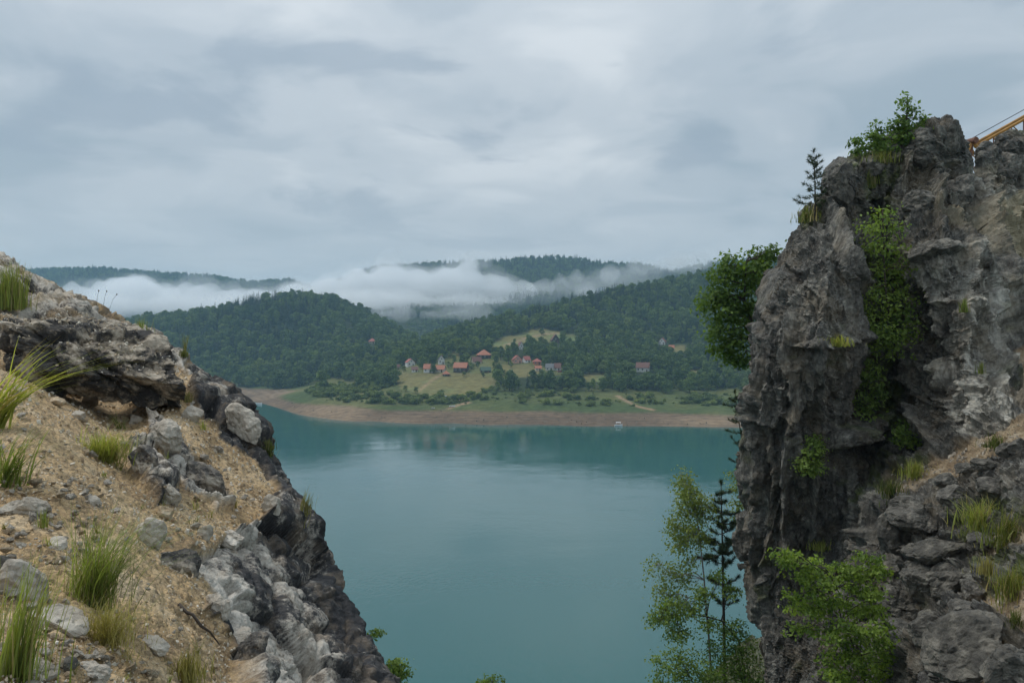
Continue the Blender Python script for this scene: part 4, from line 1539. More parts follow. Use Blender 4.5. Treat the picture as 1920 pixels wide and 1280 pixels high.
def car(u, v, body, label, yaw):
    p = terrain_hit(u, v)
    e = empty('parked_car', p, math.radians(yaw))
    tag(e, label, 'car')
    prof = np.array([(-2.1, 0.35), (-2.1, 0.85), (-1.2, 0.95), (2.0, 0.98), (2.1, 0.35)])
    V = np.concatenate([np.column_stack([prof[:, 0], np.full(5, s * 0.85), prof[:, 1]]) for s in (-1, 1)])
    MB().add(V, [(0, 1, 2, 3, 4), (9, 8, 7, 6, 5)], [(i, (i + 1) % 5, (i + 1) % 5 + 5, i + 5) for i in range(5)]).build('body', body, e)
    prof = np.array([(-1.15, 0.94), (-0.5, 1.45), (1.5, 1.45), (1.95, 0.97)])
    V = np.concatenate([np.column_stack([prof[:, 0], np.full(4, s * 0.74), prof[:, 1]]) for s in (-1, 1)])
    cb = MB().add(V, [(0, 1, 2, 3), (7, 6, 5, 4)], [(i, (i + 1) % 4, (i + 1) % 4 + 4, i + 4) for i in range(4)]).build('cabin', MAT['glass'], e)
    MB().box(-0.5, 1.5, -0.74, 0.74, 1.45, 1.5).build('cabin_roof', body, cb)
    for x in (-1.3, 1.3):
        for s in (-1, 1):
            MB().tube([(x, s * 0.7, 0.32), (x, s * 0.9, 0.32)], 0.32, 12).build('wheel', MAT['tyre'], e)


car(937, 696, MAT['white_paint'], 'white car parked in the yard beside the green roofed shed', 20)
car(925, 665, MAT['white_paint'], 'white car parked next to the large hipped roof house', -15)
car(1050, 698, MAT['red_paint'], 'red vehicle parked in front of the joined white cottages', 10)


def boat(p, ln, yaw, label, canopy=False, roll=0.0):
    e = empty('boat', p, math.radians(yaw))
    e.rotation_euler[0] = roll
    tag(e, label, 'boat')
    n = 11
    xs = np.linspace(-0.5, 0.5, n)
    hw = 0.17 * np.minimum(1, np.maximum(0.02, 1 - np.clip(xs, 0, 1) ** 2 * 3.9))
    sh = 0.16 + 0.07 * np.clip(xs + 0.1, 0, 1) ** 2 * 3
    rows = []
    for x, w, s in zip(xs, hw, sh):
        rows.append([(x, -w, s), (x, -w * 0.8, 0.02), (x, 0, -0.05), (x, w * 0.8, 0.02), (x, w, s), (x, w * 0.82, s), (x, w * 0.6, 0.07), (x, -w * 0.6, 0.07), (x, -w * 0.82, s)])
    V = np.array(rows).reshape(-1, 3) * ln
    m = 9
    q = [(i * m + j, i * m + (j + 1) % m, (i + 1) * m + (j + 1) % m, (i + 1) * m + j) for i in range(n - 1) for j in range(m)]
    MB().add(V, q, [tuple(range(m)), tuple(reversed(range((n - 1) * m, n * m)))]).build('hull', MAT['white_paint'], e)
    for x in (-0.22, 0.1):
        MB().box((x - 0.04) * ln, (x + 0.04) * ln, -0.12 * ln, 0.12 * ln, 0.10 * ln, 0.125 * ln).build('thwart', MAT['blue'], e)
    if canopy:
        for x in (-0.3, 0.2):
            for s in (-1, 1):
                MB().tube([(x * ln, s * 0.13 * ln, 0.1 * ln), (x * ln, s * 0.13 * ln, 0.46 * ln)], 0.03, 5).build('canopy_post', MAT['white_paint'], e)
        MB().add([(-0.36 * ln, -0.17 * ln, 0.45 * ln), (0.27 * ln, -0.17 * ln, 0.45 * ln), (0.27 * ln, 0.17 * ln, 0.45 * ln), (-0.36 * ln, 0.17 * ln, 0.45 * ln),
                  (-0.33 * ln, -0.1 * ln, 0.5 * ln), (0.24 * ln, -0.1 * ln, 0.5 * ln), (0.24 * ln, 0.1 * ln, 0.5 * ln), (-0.33 * ln, 0.1 * ln, 0.5 * ln)],
                 [(0, 3, 2, 1), (4, 5, 6, 7), (0, 1, 5, 4), (1, 2, 6, 5), (2, 3, 7, 6), (3, 0, 4, 7)]).build('canopy', MAT['white_paint'], e)
    return e


pb = P(1160, 798.5, 50 * F / 158.5)
boat((pb[0], pb[1], 0.05), 4.6, 5, 'small white boat with canopy moored at the bare shore', True)
pb = P(484, 758, 50 * F / 118.0)
boat((pb[0], pb[1], 0.05), 6.5, -8, 'white motorboat out in the narrow cove beside the rock edge')
boat(terrain_hit(848, 763) + np.array([0, 0, 0.2]), 3.9, 8, 'long white rowing boat pulled up on the sandy bank')
boat(terrain_hit(812, 766) + np.array([0, 0, 0.2]), 2.8, -35, 'short white dinghy lying askew at the top of the bare shore')
boat(terrain_hit(836, 744) + np.array([0, 0, 0.2]), 2.4, 70, 'small white dinghy stored among the bushes on the green bank')

# ------------------------------------------------------------------ boulders and stones
def ico(sub):
    bm = bmesh.new()
    bmesh.ops.create_icosphere(bm, subdivisions=sub, radius=1.0)
    v = np.array([x.co[:] for x in bm.verts])
    f = np.array([[x.index for x in q.verts] for q in bm.faces])
    bm.free()
    return v, f


ICO = {k: ico(k) for k in (3, 4, 5, 6)}


def rot_xyz(rx, ry, rz):
    cx, sx, cy, sy, cz, sz = math.cos(rx), math.sin(rx), math.cos(ry), math.sin(ry), math.cos(rz), math.sin(rz)
    return (np.array([[cz, -sz, 0], [sz, cz, 0], [0, 0, 1]]) @ np.array([[cy, 0, sy], [0, 1, 0], [-sy, 0, cy]]) @ np.array([[1, 0, 0], [0, cx, -sx], [0, sx, cx]]))


def rock_points(seed, dims, sub=4, planes=16, rough=0.10, bed=0.0):
    """a broken block: a ball cut by random planes, then split along joints"""
    rr = np.random.default_rng(seed)
    v, f = ICO[sub]
    nrm = unit(rr.normal(size=(planes, 3)))
    dist = rr.uniform(0.62, 0.95, planes)
    q = v @ nrm.T
    rad = np.min(np.where(q > 0.05, dist[None] / np.maximum(q, 0.05), 9), axis=1)
    rad = np.minimum(rad, 1.05)
    p = v * rad[:, None] * np.array(dims)[None]
    s = float(np.mean(dims))
    d = rock(p * np.array([0.8, 0.8, 1.2 + bed]), [s * 0.75, s * 0.28, s * 0.11], [s * rough, s * rough * 0.5, s * rough * 0.22], seed, 0.5, 0.09) + s * 0.03 * fbm(p / s * 6, 4, seed)
    p = p + v * d[:, None]
    return p, f


def outcrop(name, label, cat, u, v, wpx, hpx, depth, surf, m, seed, rot=(0, 0, 0), sub=4, sink=0.25, rough=0.11, dy=0.0, group=None, Y=None, bed=0.0):
    q = surf.at(u, v)
    y = (q[1] if Y is None else Y) + dy
    c = P(u, v, y)
    k = y / F
    dims = (wpx * k / 2, depth * wpx * k / 2, hpx * k / 2)
    p, f = rock_points(seed, dims, sub, 16, rough, bed)
    p = p @ rot_xyz(*[math.radians(a) for a in rot]).T
    me = mesh_data(name, p, [f], [m], False)
    o = link(name, me, None, c + np.array([0, sink * dims[1], 0]))
    return tag(o, label, cat, group)


big = outcrop('boulder', 'large overhanging limestone boulder with black lichen on the gravel slope', 'boulder', 186, 670, 412, 158, 0.75, LEFT, MAT['boulder'], 1211,
              rot=(6, 21, -6), sub=6, sink=0.0, rough=0.17, Y=9.5)
LR = [  # u, v, w, h, depth, rot, material, label
    (310, 822, 74, 78, 0.7, (10, 32, 0), 'limestone', 'pale sloping limestone slab below the large boulder'),
    (272, 870, 66, 74, 0.7, (0, 40, 0), 'dark_lime', 'white limestone block with black streaks below the grass clump'),
    (388, 905, 100, 60, 0.6, (0, 38, 10), 'dark_lime', 'black stained rock slab lying aslant in the gravel'),
    (310, 928, 56, 60, 0.8, (0, 42, 0), 'limestone', 'narrow pale rock rib between the two stained slabs'),
    (278, 1010, 62, 78, 0.8, (0, 25, 0), 'limestone', 'cracked white rock standing beside the long grass'),
    (308, 962, 44, 34, 0.8, (0, 20, 0), 'tan_stone', 'tan angular stone below the striped rocks'),
    (340, 1062, 92, 70, 0.8, (0, 20, 0), 'dark_lime', 'dark overhung rock block with shadowed face on the gravel'),
    (400, 1142, 62, 62, 0.8, (0, 10, 0), 'limestone', 'grey rounded rock beside the dark twig'),
    (384, 1002, 32, 46, 0.8, (0, 12, 0), 'limestone', 'pair stone of pale rock split upright at the outcrop edge'),
    (430, 1012, 60, 38, 0.8, (0, 20, 0), 'limestone', 'flat pale rock at the top of the outcrop'),
    (356, 782, 46, 56, 0.8, (0, 40, 0), 'limestone', 'grey streaked rock just below the nose of the large boulder'),
    (510, 948, 46, 50, 0.8, (0, 30, 0), 'limestone', 'pale knob of rock at the gravel tongue tip'),
    (470, 1230, 70, 110, 0.6, (0, 15, 0), 'dark_lime', 'upright stained rock at the foot of the outcrop'),
    (458, 800, 56, 96, 0.6, (0, -32, 0), 'limestone', 'white crest of rock on the rim above the lake'),
    (30, 1110, 92, 140, 0.9, (20, -25, 20), 'limestone', 'big grey and white block leaning in the grass'),
    (-6, 1080, 80, 90, 0.9, (0, 10, 20), 'dark_stone', 'dark grey stone wedged against the leaning block'),
    (60, 955, 70, 50, 0.9, (0, 10, 0), 'limestone', 'rounded grey stone in the cluster above the long grass'),
    (18, 955, 56, 36, 0.9, (0, -8, 0), 'limestone', 'low grey stone at the end of the stone cluster'),
    (104, 1022, 46, 34, 0.9, (0, 8, 0), 'limestone', 'half buried pale stone above the long grass'),
    (168, 942, 40, 26, 0.9, (0, 14, 0), 'limestone', 'lone white wedge shaped stone on open gravel'),
    (290, 1210, 58, 34, 0.9, (0, 24, 0), 'limestone', 'white flat stone on the sand near the foot of the slope'),
    (110, 1165, 120, 46, 0.9, (0, 16, 0), 'limestone', 'long white rock at the edge of the rubble heap'),
    (60, 1262, 90, 50, 0.9, (0, 5, 0), 'limestone', 'large white stone in the rubble heap'),
    (168, 1262, 70, 52, 0.9, (0, 15, 0), 'limestone', 'rounded white stone with flat top in the rubble heap'),
    (125, 1245, 44, 34, 0.9, (0, 0, 30), 'dark_stone', 'bluish grey stone in the rubble heap'),
    (170, 752, 34, 22, 0.9, (0, 10, 0), 'tan_stone', 'tan stone in the shadow under the large boulder'),
    (138, 736, 28, 40, 0.9, (0, 10, 0), 'tan_stone', 'upright tan stone under the dark overhang'),
    (145, 778, 30, 18, 0.9, (0, 6, 0), 'limestone', 'white stone lying in front of the overhang'),
    (110, 752, 34, 22, 0.9, (0, 6, 0), 'tan_stone', 'tan cobble in front of the overhang'),
    (36, 736, 30, 22, 0.9, (0, 6, 0), 'limestone', 'pale cobble near the left end of the overhang'),
    (255, 790, 30, 30, 0.9, (0, 6, 0), 'limestone', 'pale round stone beside the green grass clump'),
    (226, 790, 34, 24, 0.9, (0, 6, 0), 'tan_stone', 'tan flat stone between the boulder and the grass clump'),
    (10, 524, 100, 50, 0.9, (0, 22, 0), 'limestone', 'weathered pale rock at the top of the slope behind bright grass'),
]
LR[29] = LR[29][:-1] + ('pale cobble where the overhang meets the gravel',)
for k, (u, v, w, h, dp, ro, mk, lab) in enumerate(LR):
    outcrop('rock' if w > 40 else 'stone', lab, 'rock' if w > 40 else 'stone', u, v, w, h, dp, LEFT, MAT[mk], 1300 + k, ro, 4 if w > 50 else 3, 0.15, 0.12)

RR = [  # on the right-hand rocks
    (1735, 985, 120, 80, 0.8, (0, 12, 0), 'dark_stone', 'brown grey rock block at the top of the stepped outcrop'),
    (1760, 1035, 120, 50, 0.8, (0, -6, 0), 'dark_stone', 'flat dark rock layer in the middle of the stepped outcrop'),
    (1750, 1100, 100, 84, 0.8, (0, 4, 0), 'dark_stone', 'squarish dark rock block with pale vertical streak'),
    (1795, 1090, 100, 74, 0.8, (0, -25, 0), 'dark_stone', 'rounded reddish brown rock beside the square block'),
    (1790, 940, 56, 60, 0.8, (0, 6, 0), 'dark_stone', 'upright dark stone at the foot of the gravel ledge'),
    (1780, 905, 44, 34, 0.8, (0, 6, 0), 'dark_stone', 'dark boulder lying on the gravel ledge'),
    (1815, 880, 40, 24, 0.8, (0, 12, 0), 'dark_stone', 'low dark stone on the gravel ledge'),
    (1850, 872, 50, 26, 0.8, (0, 10, 0), 'dark_stone', 'long dark stone at the ledge edge'),
    (1888, 845, 34, 30, 0.8, (0, 0, 0), 'dark_stone', 'dark round boulder high on the gravel ledge'),
    (1912, 838, 40, 34, 0.8, (0, 0, 0), 'dark_stone', 'bluish dark boulder at the upper end of the ledge'),
    (1835, 1240, 210, 130, 0.8, (0, -28, 0), 'dark_stone', 'large blue grey slab slanting up below the stepped outcrop'),
    (1865, 1185, 80, 36, 0.8, (0, 6, 0), 'dark_stone', 'dark flat stone capping the blue grey slab'),
    (1690, 1010, 90, 130, 0.6, (0, 5, 0), 'dark_stone', 'smooth upright rock pillar beside the stepped outcrop'),
    (1810, 1150, 70, 50, 0.8, (0, 12, 0), 'dark_stone', 'cracked brown stone under the reddish rock'),
    (1760, 470, 110, 44, 0.8, (0, -6, 0), 'dark_stone', 'flat topped pale grey block crowning the rock rib'),
    (1752, 272, 96, 84, 0.8, (0, -14, 10), 'dark_stone', 'jagged rock peak crowning the cliff beside the small tree'),
    (1786, 262, 40, 90, 0.8, (0, 16, 0), 'dark_stone', 'leaning rock fin at the edge of the gap with the crane'),
    (1582, 345, 62, 96, 0.8, (0, 4, 0), 'dark_stone', 'squared rock tower beside the young pine'),
    (1640, 312, 60, 44, 0.8, (0, -8, 0), 'dark_stone', 'flat rock under the small tree on the cliff top'),
    (1886, 322, 96, 84, 0.8, (0, -6, 0), 'dark_stone', 'rough rock knob beyond the gap below the crane boom'),
    (1800, 360, 60, 90, 0.7, (0, 12, 0), 'dark_stone', 'upright rock wedge below the gap with the crane'),
    (1730, 380, 70, 60, 0.8, (0, 20, 0), 'dark_stone', 'brown broken block above the slender tree cleft'),
    (1850, 1020, 60, 40, 0.8, (0, 6, 0), 'dark_stone', 'half buried rock under the bright grass fan'),
    (1700, 1150, 110, 90, 0.8, (0, 8, 0), 'dark_stone', 'dark bulky rock beside the bright maple shrub'),
    (1750, 1190, 90, 70, 0.8, (0, -12, 0), 'dark_stone', 'shadowed rock in the gap behind the blue grey slab'),
    (1905, 1262, 110, 90, 0.8, (0, -20, 0), 'dark_stone', 'blue grey rock end below the lower gravel'),
    (1840, 1110, 60, 60, 0.8, (0, 20, 0), 'dark_stone', 'brown rock edge next to the yellow green grass'),
    (1870, 920, 80, 44, 0.8, (0, 8, 0), 'dark_stone', 'dark ledge rock above the bright grass fan'),
    (1700, 950, 70, 50, 0.8, (0, 12, 0), 'dark_stone', 'sloping grey rock at the head of the smooth pillar'),
    (1392, 1020, 44, 74, 0.8, (0, 0, 0), 'dark_stone', 'dark knob bulging from the cliff edge over the lake'),
]
for k, (u, v, w, h, dp, ro, mk, lab) in enumerate(RR):
    outcrop('rock', lab, 'rock', u, v, w, h, dp, CLIFF, MAT[mk], 1400 + k, ro, 5 if w > 90 else 4, 0.5, 0.10)

# loose stones on the gravel, each its own object
r = np.random.default_rng(303)
STONE = [hull_mesh('stone', 1500 + k, MAT['limestone' if k % 3 else 'tan_stone'], 14, (1, r.uniform(0.7, 1.0), r.uniform(0.5, 0.8))) for k in range(10)]
LGRAV = [[(0, 690), (80, 700), (130, 760), (300, 780), (350, 700), (420, 800), (500, 900), (505, 950), (380, 1010), (300, 1030), (380, 1090), (380, 1160), (430, 1200), (430, 1285), (0, 1285)]]
ns, tries = 0, 0
while ns < 270 and tries < 4000:
    tries += 1
    if r.random() < 0.55:
        u, v = (r.uniform(-5, 330), r.uniform(1110, 1285)) if r.random() < 0.6 else (r.uniform(-5, 190), r.uniform(900, 1060))
        if v > 1110 and u > (v - 1080) * 1.55:
            continue
        px = r.uniform(9, 32) if v > 1110 else r.uniform(7, 24)
        zone = 'loose white stone in the rubble heap at the foot of the slope' if v > 1110 else 'loose grey white stone in the cluster above the long grass'
    else:
        u, v = r.uniform(0, 510), r.uniform(690, 1285)
        px = 9 + 16 * r.random() ** 3
        zone = 'small loose pale stone scattered on the open tan gravel'
    if not inpoly(np.array(u), np.array(v), LGRAV[0]):
        continue
    p = LEFT.at(u, v)
    if p is None:
        continue
    s = px * p[1] / F
    si = int(r.integers(0, 10))
    if si % 3 == 0:
        zone = zone.replace('white', 'tan').replace('pale', 'tan').replace('grey tan', 'tan')
    o = link('stone', STONE[si], None, p + np.array([0, 0, 0.12 * s]))
    o.scale = (s * r.uniform(0.9, 1.3), s * r.uniform(0.8, 1.1), s * r.uniform(0.7, 1.1))
    o.rotation_euler = (r.uniform(-0.5, 0.5), r.uniform(-0.2, 0.7), r.uniform(0, 6.28))
    tag(o, zone, 'stone', ('tan ' if si % 3 == 0 else 'pale ') + ('stones of the rubble heap' if 'rubble' in zone else ('stones of the grey cluster' if 'cluster' in zone else 'stones on the open gravel')))
    ns += 1

# gravel too small to pick apart
PEB = proto_collection('pebble', [hull_mesh('pebble', 1600 + k, MAT['pebble'], 10) for k in range(6)])


def pebbles(G, grav, name, n, lim, pxlo, pxhi, label, seed, coll):
    rr = np.random.default_rng(seed)
    g = G.reshape(-1, 3)
    u, v = uv_of(g)
    ok = (u > lim[0]) & (u < lim[1]) & (v > lim[2]) & (v < lim[3]) & (grav.reshape(-1) > 0.35)
    g = g[ok]
    k = rr.choice(len(g), n)
    clump = fbm(g[k] * 1.6, 3, seed)
    keep = rr.random(n) < np.clip(0.55 + 1.1 * clump, 0.12, 1)
    k = k[keep]
    p = g[k] + rr.normal(size=(len(k), 3)) * 0.01
    px = pxlo + (pxhi - pxlo) * rr.random(len(k)) ** 3.5
    s = px * p[:, 1] / F
    s3 = s[:, None] * rr.uniform(0.6, 1.25, (len(k), 3))
    scatter(name, p, rr.uniform(0, 6.28, (len(k), 3)), s3, rr.integers(0, 6, len(k)), coll, label, 'gravel')


_bv = np.array([v.co[:] for v in big.data.vertices])
_bn = np.array([v.normal[:] for v in big.data.vertices])
pebbles(_bv + np.array(big.location), (_bn[:, 2] > 0.5) * 1.0, 'boulder_gravel', 2600, (-60, 420, 480, 720), 2.2, 10, 'fine tan grit lying on the back of the large boulder', 79, PEB)
pebbles(LEFT_G, gravel, 'gravel', 26000, (-60, 560, 480, 1300), 2.2, 13, 'fine tan and white gravel covering the slope', 71, PEB)
PEB2 = proto_collection('chip', [hull_mesh('chip', 1650 + k, MAT['chip'], 10) for k in range(6)])
pebbles(CLIFF_G, g_m, 'ledge_gravel', 5000, (1600, 1960, 600, 1290), 2.0, 12, 'grey and tan rubble lying on the ledges of the dark cliff', 73, PEB2)


# ------------------------------------------------------------------ grass
MAT['grass'] = m_leaf('grass', (0.130, 0.165, 0.040), (0.38, 0.42, 0.125), 0.42, None, (0.36, 0.30, 0.16))
MAT['dry_grass'] = m_leaf('dry_grass', (0.15, 0.14, 0.05), (0.34, 0.31, 0.13), 0.3)
MAT['olive_grass'] = m_leaf('olive_grass', (0.060, 0.080, 0.020), (0.19, 0.22, 0.055), 0.3, None, (0.30, 0.25, 0.13))


def blades(rr, base, ln, lean, spread, wd, bend):
    n, S = len(base), 6
    t = np.linspace(0, 1, S)[None, :, None]
    a = rr.uniform(0, 6.28, n)
    out = np.stack([np.cos(a), np.sin(a), 0 * a], -1) * spread * rr.uniform(0.2, 1.0, (n, 1)) + np.array(lean)
    up = np.array([0, 0, 1.0])
    b = bend * rr.uniform(0.4, 1.5, (n, 1))
    ln = ln * (0.25 + 0.85 * rr.random((n, 1)) ** 0.8)
    c = base[:, None] + up * (ln[:, None] * t) * (1 - 0.45 * b[:, None] * t) + out[:, None] * ln[:, None] * (0.35 * t + b[:, None] * t * t)
    sd = unit(np.stack([-out[:, 1] + 0.3 * rr.normal(size=n), out[:, 0] + 0.3 * rr.normal(size=n), 0 * a], -1))
    w = wd * rr.uniform(0.6, 1.2, (n, 1, 1)) * (1 - t) ** 0.7
    V = np.stack([c - sd[:, None] * w / 2, c + sd[:, None] * w / 2], 2).reshape(-1, 3)
    i = np.arange(n)[:, None] * (S * 2) + np.arange(S - 1)[None] * 2
    q = np.stack([i, i + 1, i + 3, i + 2], -1).reshape(-1, 4)
    sh = np.clip(np.repeat(rr.uniform(0, 1, n), S * 2), 0, 1)
    return V, q, sh


def tuft(label, surf, u, v, wpx, hpx, n, m='grass', lean=(0.1, 0, 0), spread=0.5, bend=0.5, seed=0, bw=1.8, Y=None, group=None):
    rr = np.random.default_rng(seed + 2000)
    p = surf.at(u, v) if Y is None else P(u, v, Y)
    k = p[1] / F
    e = empty('grass_tuft', p)
    tag(e, label, 'grass', group)
    R = wpx * k / 2
    a, q = rr.uniform(0, 6.28, n), np.abs(rr.normal(0, 0.55, n))
    cl_ = rr.integers(0, 7, n)
    a = a * 0.55 + cl_ * 0.9
    base = np.stack([R * q * np.cos(a), R * 0.6 * q * np.sin(a), np.zeros(n)], -1)
    for i in range(0, n, 9):
        hit = surf.at(u + base[i, 0] / k, v - 0.25 * base[i, 1] / k) if Y is None else None
        if hit is not None and abs(hit[1] - p[1]) < 0.12 * p[1]:
            base[i:i + 9, 2] = hit[2] - p[2] - 0.01
    V, f, sh = blades(rr, base, hpx * k, lean, spread, bw * k, bend)
    o = MB().add(V, f, shade=sh).build('blades', MAT[m], e)
    o['kind'] = 'stuff'


tuft('bright green grass clump at the top of the slope beside the pale rock', LEFT, 18, 578, 80, 100, 460, 'grass', (0.05, 0, 0), 0.35, 0.35, 1)
tuft('rounded green grass clump on the gravel below the large boulder', LEFT, 194, 856, 84, 62, 900, 'grass', (0.25, 0, 0), 1.3, 0.6, 2, 1.5)
tuft('long light green grass clump in the middle of the lower slope', LEFT, 172, 1130, 120, 235, 560, 'grass', (0.42, 0, 0), 0.8, 0.7, 3)
tuft('fine dry grass at the foot of the long grass clump', LEFT, 196, 1205, 130, 100, 620, 'dry_grass', (0.25, 0, 0), 1.0, 0.7, 4, 1.4)
tuft('tall green blades rising in front of the leaning block', LEFT, 28, 1270, 140, 270, 170, 'grass', (0.32, 0, 0), 0.3, 0.35, 5, 4.0)
tuft('arching light green blades hanging over the gravel under the overhang', LEFT, -14, 800, 70, 200, 80, 'grass', (0.75, 0, 0.1), 0.5, 0.9, 6, 5.0)
tuft('loose green grass growing between the stones of the grey cluster', LEFT, 8, 905, 90, 150, 110, 'grass', (0.5, 0, 0), 0.6, 0.8, 7, 3.5)
tuft('small upright grass growing on the back of the large boulder', LEFT, 264, 645, 30, 56, 130, 'grass', (0.05, 0, 0), 0.3, 0.2, 8)
tuft('tiny dry tussock on top of the large boulder', LEFT, 106, 634, 30, 24, 140, 'dry_grass', (0, 0, 0), 1.0, 0.3, 9)
tuft('short green tussock in the notch of the rim rock', LEFT, 504, 848, 22, 26, 160, 'olive_grass', (0, 0, 0), 0.9, 0.3, 10)
tuft('thin grass leaning out from the rock rim over the water', LEFT, 572, 952, 26, 50, 60, 'dry_grass', (0.3, 0, 0), 0.4, 0.3, 11)
tuft('olive grass at the foot of the sand', LEFT, 352, 1285, 90, 60, 420, 'dry_grass', (0, 0, 0), 0.6, 0.4, 12)
tuft('small green tussock on the crest behind the boulder nose', LEFT, 344, 668, 18, 16, 120, 'olive_grass', (0, 0, 0), 0.8, 0.3, 13)
tuft('sparse grass stalks on the crest beside the boulder', LEFT, 345, 662, 30, 50, 24, 'dry_grass', (0.1, 0, 0), 0.4, 0.3, 14, 1.5)
tuft('little dry tuft beside the streaked rock near the rim', LEFT, 352, 752, 20, 24, 80, 'dry_grass', (0, 0, 0), 0.6, 0.3, 15)
tuft('small green sprig between the white stones', LEFT, 82, 985, 26, 40, 60, 'grass', (0, 0, 0), 0.4, 0.3, 16)
tuft('bright grass fan on the shelf of the dark cliff', CLIFF, 1836, 985, 90, 56, 380, 'grass', (-0.1, 0, 0), 0.9, 0.6, 20)
tuft('hanging olive grass beside the bright grass fan', CLIFF, 1890, 1000, 100, 50, 500, 'olive_grass', (0, 0, 0), 0.7, 0.5, 21)
tuft('yellow green grass below the shelf', CLIFF, 1850, 1075, 50, 40, 160, 'dry_grass', (0, 0, 0), 0.4, 0.3, 22)
tuft('lush green grass patch near the lower gravel', CLIFF, 1896, 1105, 90, 46, 500, 'olive_grass', (0, 0, 0), 0.6, 0.4, 23)
tuft('green grass strip at the upper end of the ledge', CLIFF, 1866, 838, 50, 26, 240, 'olive_grass', (0, 0, 0), 0.7, 0.4, 24)
tuft('green grass at the lower end of the ledge', CLIFF, 1715, 888, 60, 30, 260, 'grass', (0, 0, 0), 0.7, 0.4, 25)
tuft('grass hanging beside the tail of the ledge', CLIFF, 1668, 925, 50, 34, 260, 'olive_grass', (0, 0, 0), 0.7, 0.4, 26)
tuft('yellow grass wisp on the rock rib', CLIFF, 1808, 585, 16, 30, 90, 'grass', (0, 0, 0), 0.3, 0.3, 27)
tuft('yellow moss like wisp low on the rock rib', CLIFF, 1840, 700, 14, 26, 80, 'grass', (0, 0, 0), 0.3, 0.3, 28)
tuft('trailing grass in the crack of the smooth rock face', CLIFF, 1570, 648, 60, 26, 260, 'grass', (-0.2, 0, 0), 0.8, 0.6, 29)
tuft('grass on the cap of the cliff below the small tree', CLIFF, 1652, 305, 60, 26, 260, 'olive_grass', (0, 0, 0), 0.7, 0.4, 30)
tuft('moss green grass in the steep gully near the top', CLIFF, 1634, 345, 26, 40, 200, 'grass', (0, 0, 0), 0.5, 0.4, 31)
tuft('grass round the foot of the young pine', CLIFF, 1512, 415, 50, 22, 240, 'olive_grass', (0, 0, 0), 0.7, 0.4, 32)
tuft('grass in the hollow above the bright shrub', CLIFF, 1540, 1030, 50, 24, 200, 'grass', (0, 0, 0), 0.7, 0.4, 33)
tuft('small grass on the lower gravel of the dark cliff', CLIFF, 1905, 1160, 40, 30, 160, 'olive_grass', (0, 0, 0), 0.7, 0.4, 34)

rw = np.random.default_rng(606)
for k in range(34):
    while True:
        u_, v_ = rw.uniform(0, 500), rw.uniform(700, 1280)
        if inpoly(np.array(u_), np.array(v_), LGRAV[0]):
            break
    tuft('tiny weed sprig growing singly in the open gravel', LEFT, u_, v_, rw.uniform(6, 26), rw.uniform(14, 46), int(rw.integers(8, 34)), ['grass', 'dry_grass', 'olive_grass'][k % 3], (rw.normal() * 0.2, 0, 0), 0.9, 0.7, 100 + k, 1.5,
         group='weed sprigs in the gravel')

# dry flower stalks standing on the boulder, a dark twig on the sand
for k, (u, v, du) in enumerate([(180, 575, 5), (193, 572, 7), (205, 574, 14)]):
    p = LEFT.at(u, v)
    kk = p[1] / F
    tip = np.array([du * kk, 0, (30 - 4 * k) * kk])
    e = empty('dry_stalk', p)
    tag(e, 'thin dry flower stalk with dark seed head on the crest behind the boulder', 'stalk', 'dry stalks on the crest')
    MB().tube([(0, 0, -0.05), tip * 0.5 + np.array([0, 0, 0.02]), tip], [0.003, 0.0025, 0.002], 5).build('stem', MAT['bark'], e)
    vv, ff = ICO[3]
    MB().add(vv * np.array([0.010, 0.010, 0.014]) + tip, ff).build('seed_head', MAT['bark'], e)
tw = [LEFT.at(u, v) + np.array([0, -0.02, 0.015]) for u, v in [(338, 1134), (352, 1150), (364, 1154), (380, 1176), (396, 1186), (414, 1210)]]
o = MB().tube(tw, [0.010, 0.011, 0.009, 0.009, 0.006, 0.003], 7).build('twig', MAT['bark'], None, True)
tag(o, 'dark bent twig lying on the sand beside the grey rounded rock', 'twig')


# ------------------------------------------------------------------ shrubs and trees on the rocks
MAT['leaf_dark'] = m_leaf('dark_green_leaves', (0.058, 0.110, 0.024), (0.180, 0.270, 0.060), 0.45, vary=False)
MAT['leaf_mid'] = m_leaf('mid_green_leaves', (0.085, 0.145, 0.034), (0.260, 0.350, 0.090), 0.48, vary=False)
MAT['leaf_bright'] = m_leaf('bright_green_leaves', (0.085, 0.145, 0.026), (0.270, 0.360, 0.070), 0.45, vary=False)
MAT['leaf_birch'] = m_leaf('birch_leaves', (0.125, 0.165, 0.040), (0.290, 0.345, 0.095), 0.45, vary=False)
MAT['needles'] = m_leaf('pine_needles', (0.020, 0.036, 0.016), (0.070, 0.100, 0.040), 0.1, vary=False)
MAT['needles_dark'] = m_leaf('dark_pine_needles', (0.022, 0.040, 0.020), (0.070, 0.100, 0.046), 0.15, vary=False)


def bend_path(a, b, rr, n=5, wob=0.08, sag=0.0):
    a, b = np.asarray(a, float), np.asarray(b, float)
    t = np.linspace(0, 1, n)[:, None]
    ln = np.linalg.norm(b - a)
    w = rr.normal(size=(n, 3)) * wob * ln * (t * (1 - t)) * 2
    return a + (b - a) * t + w + np.array([0, 0, sag * ln]) * (t * (1 - t)) * 4


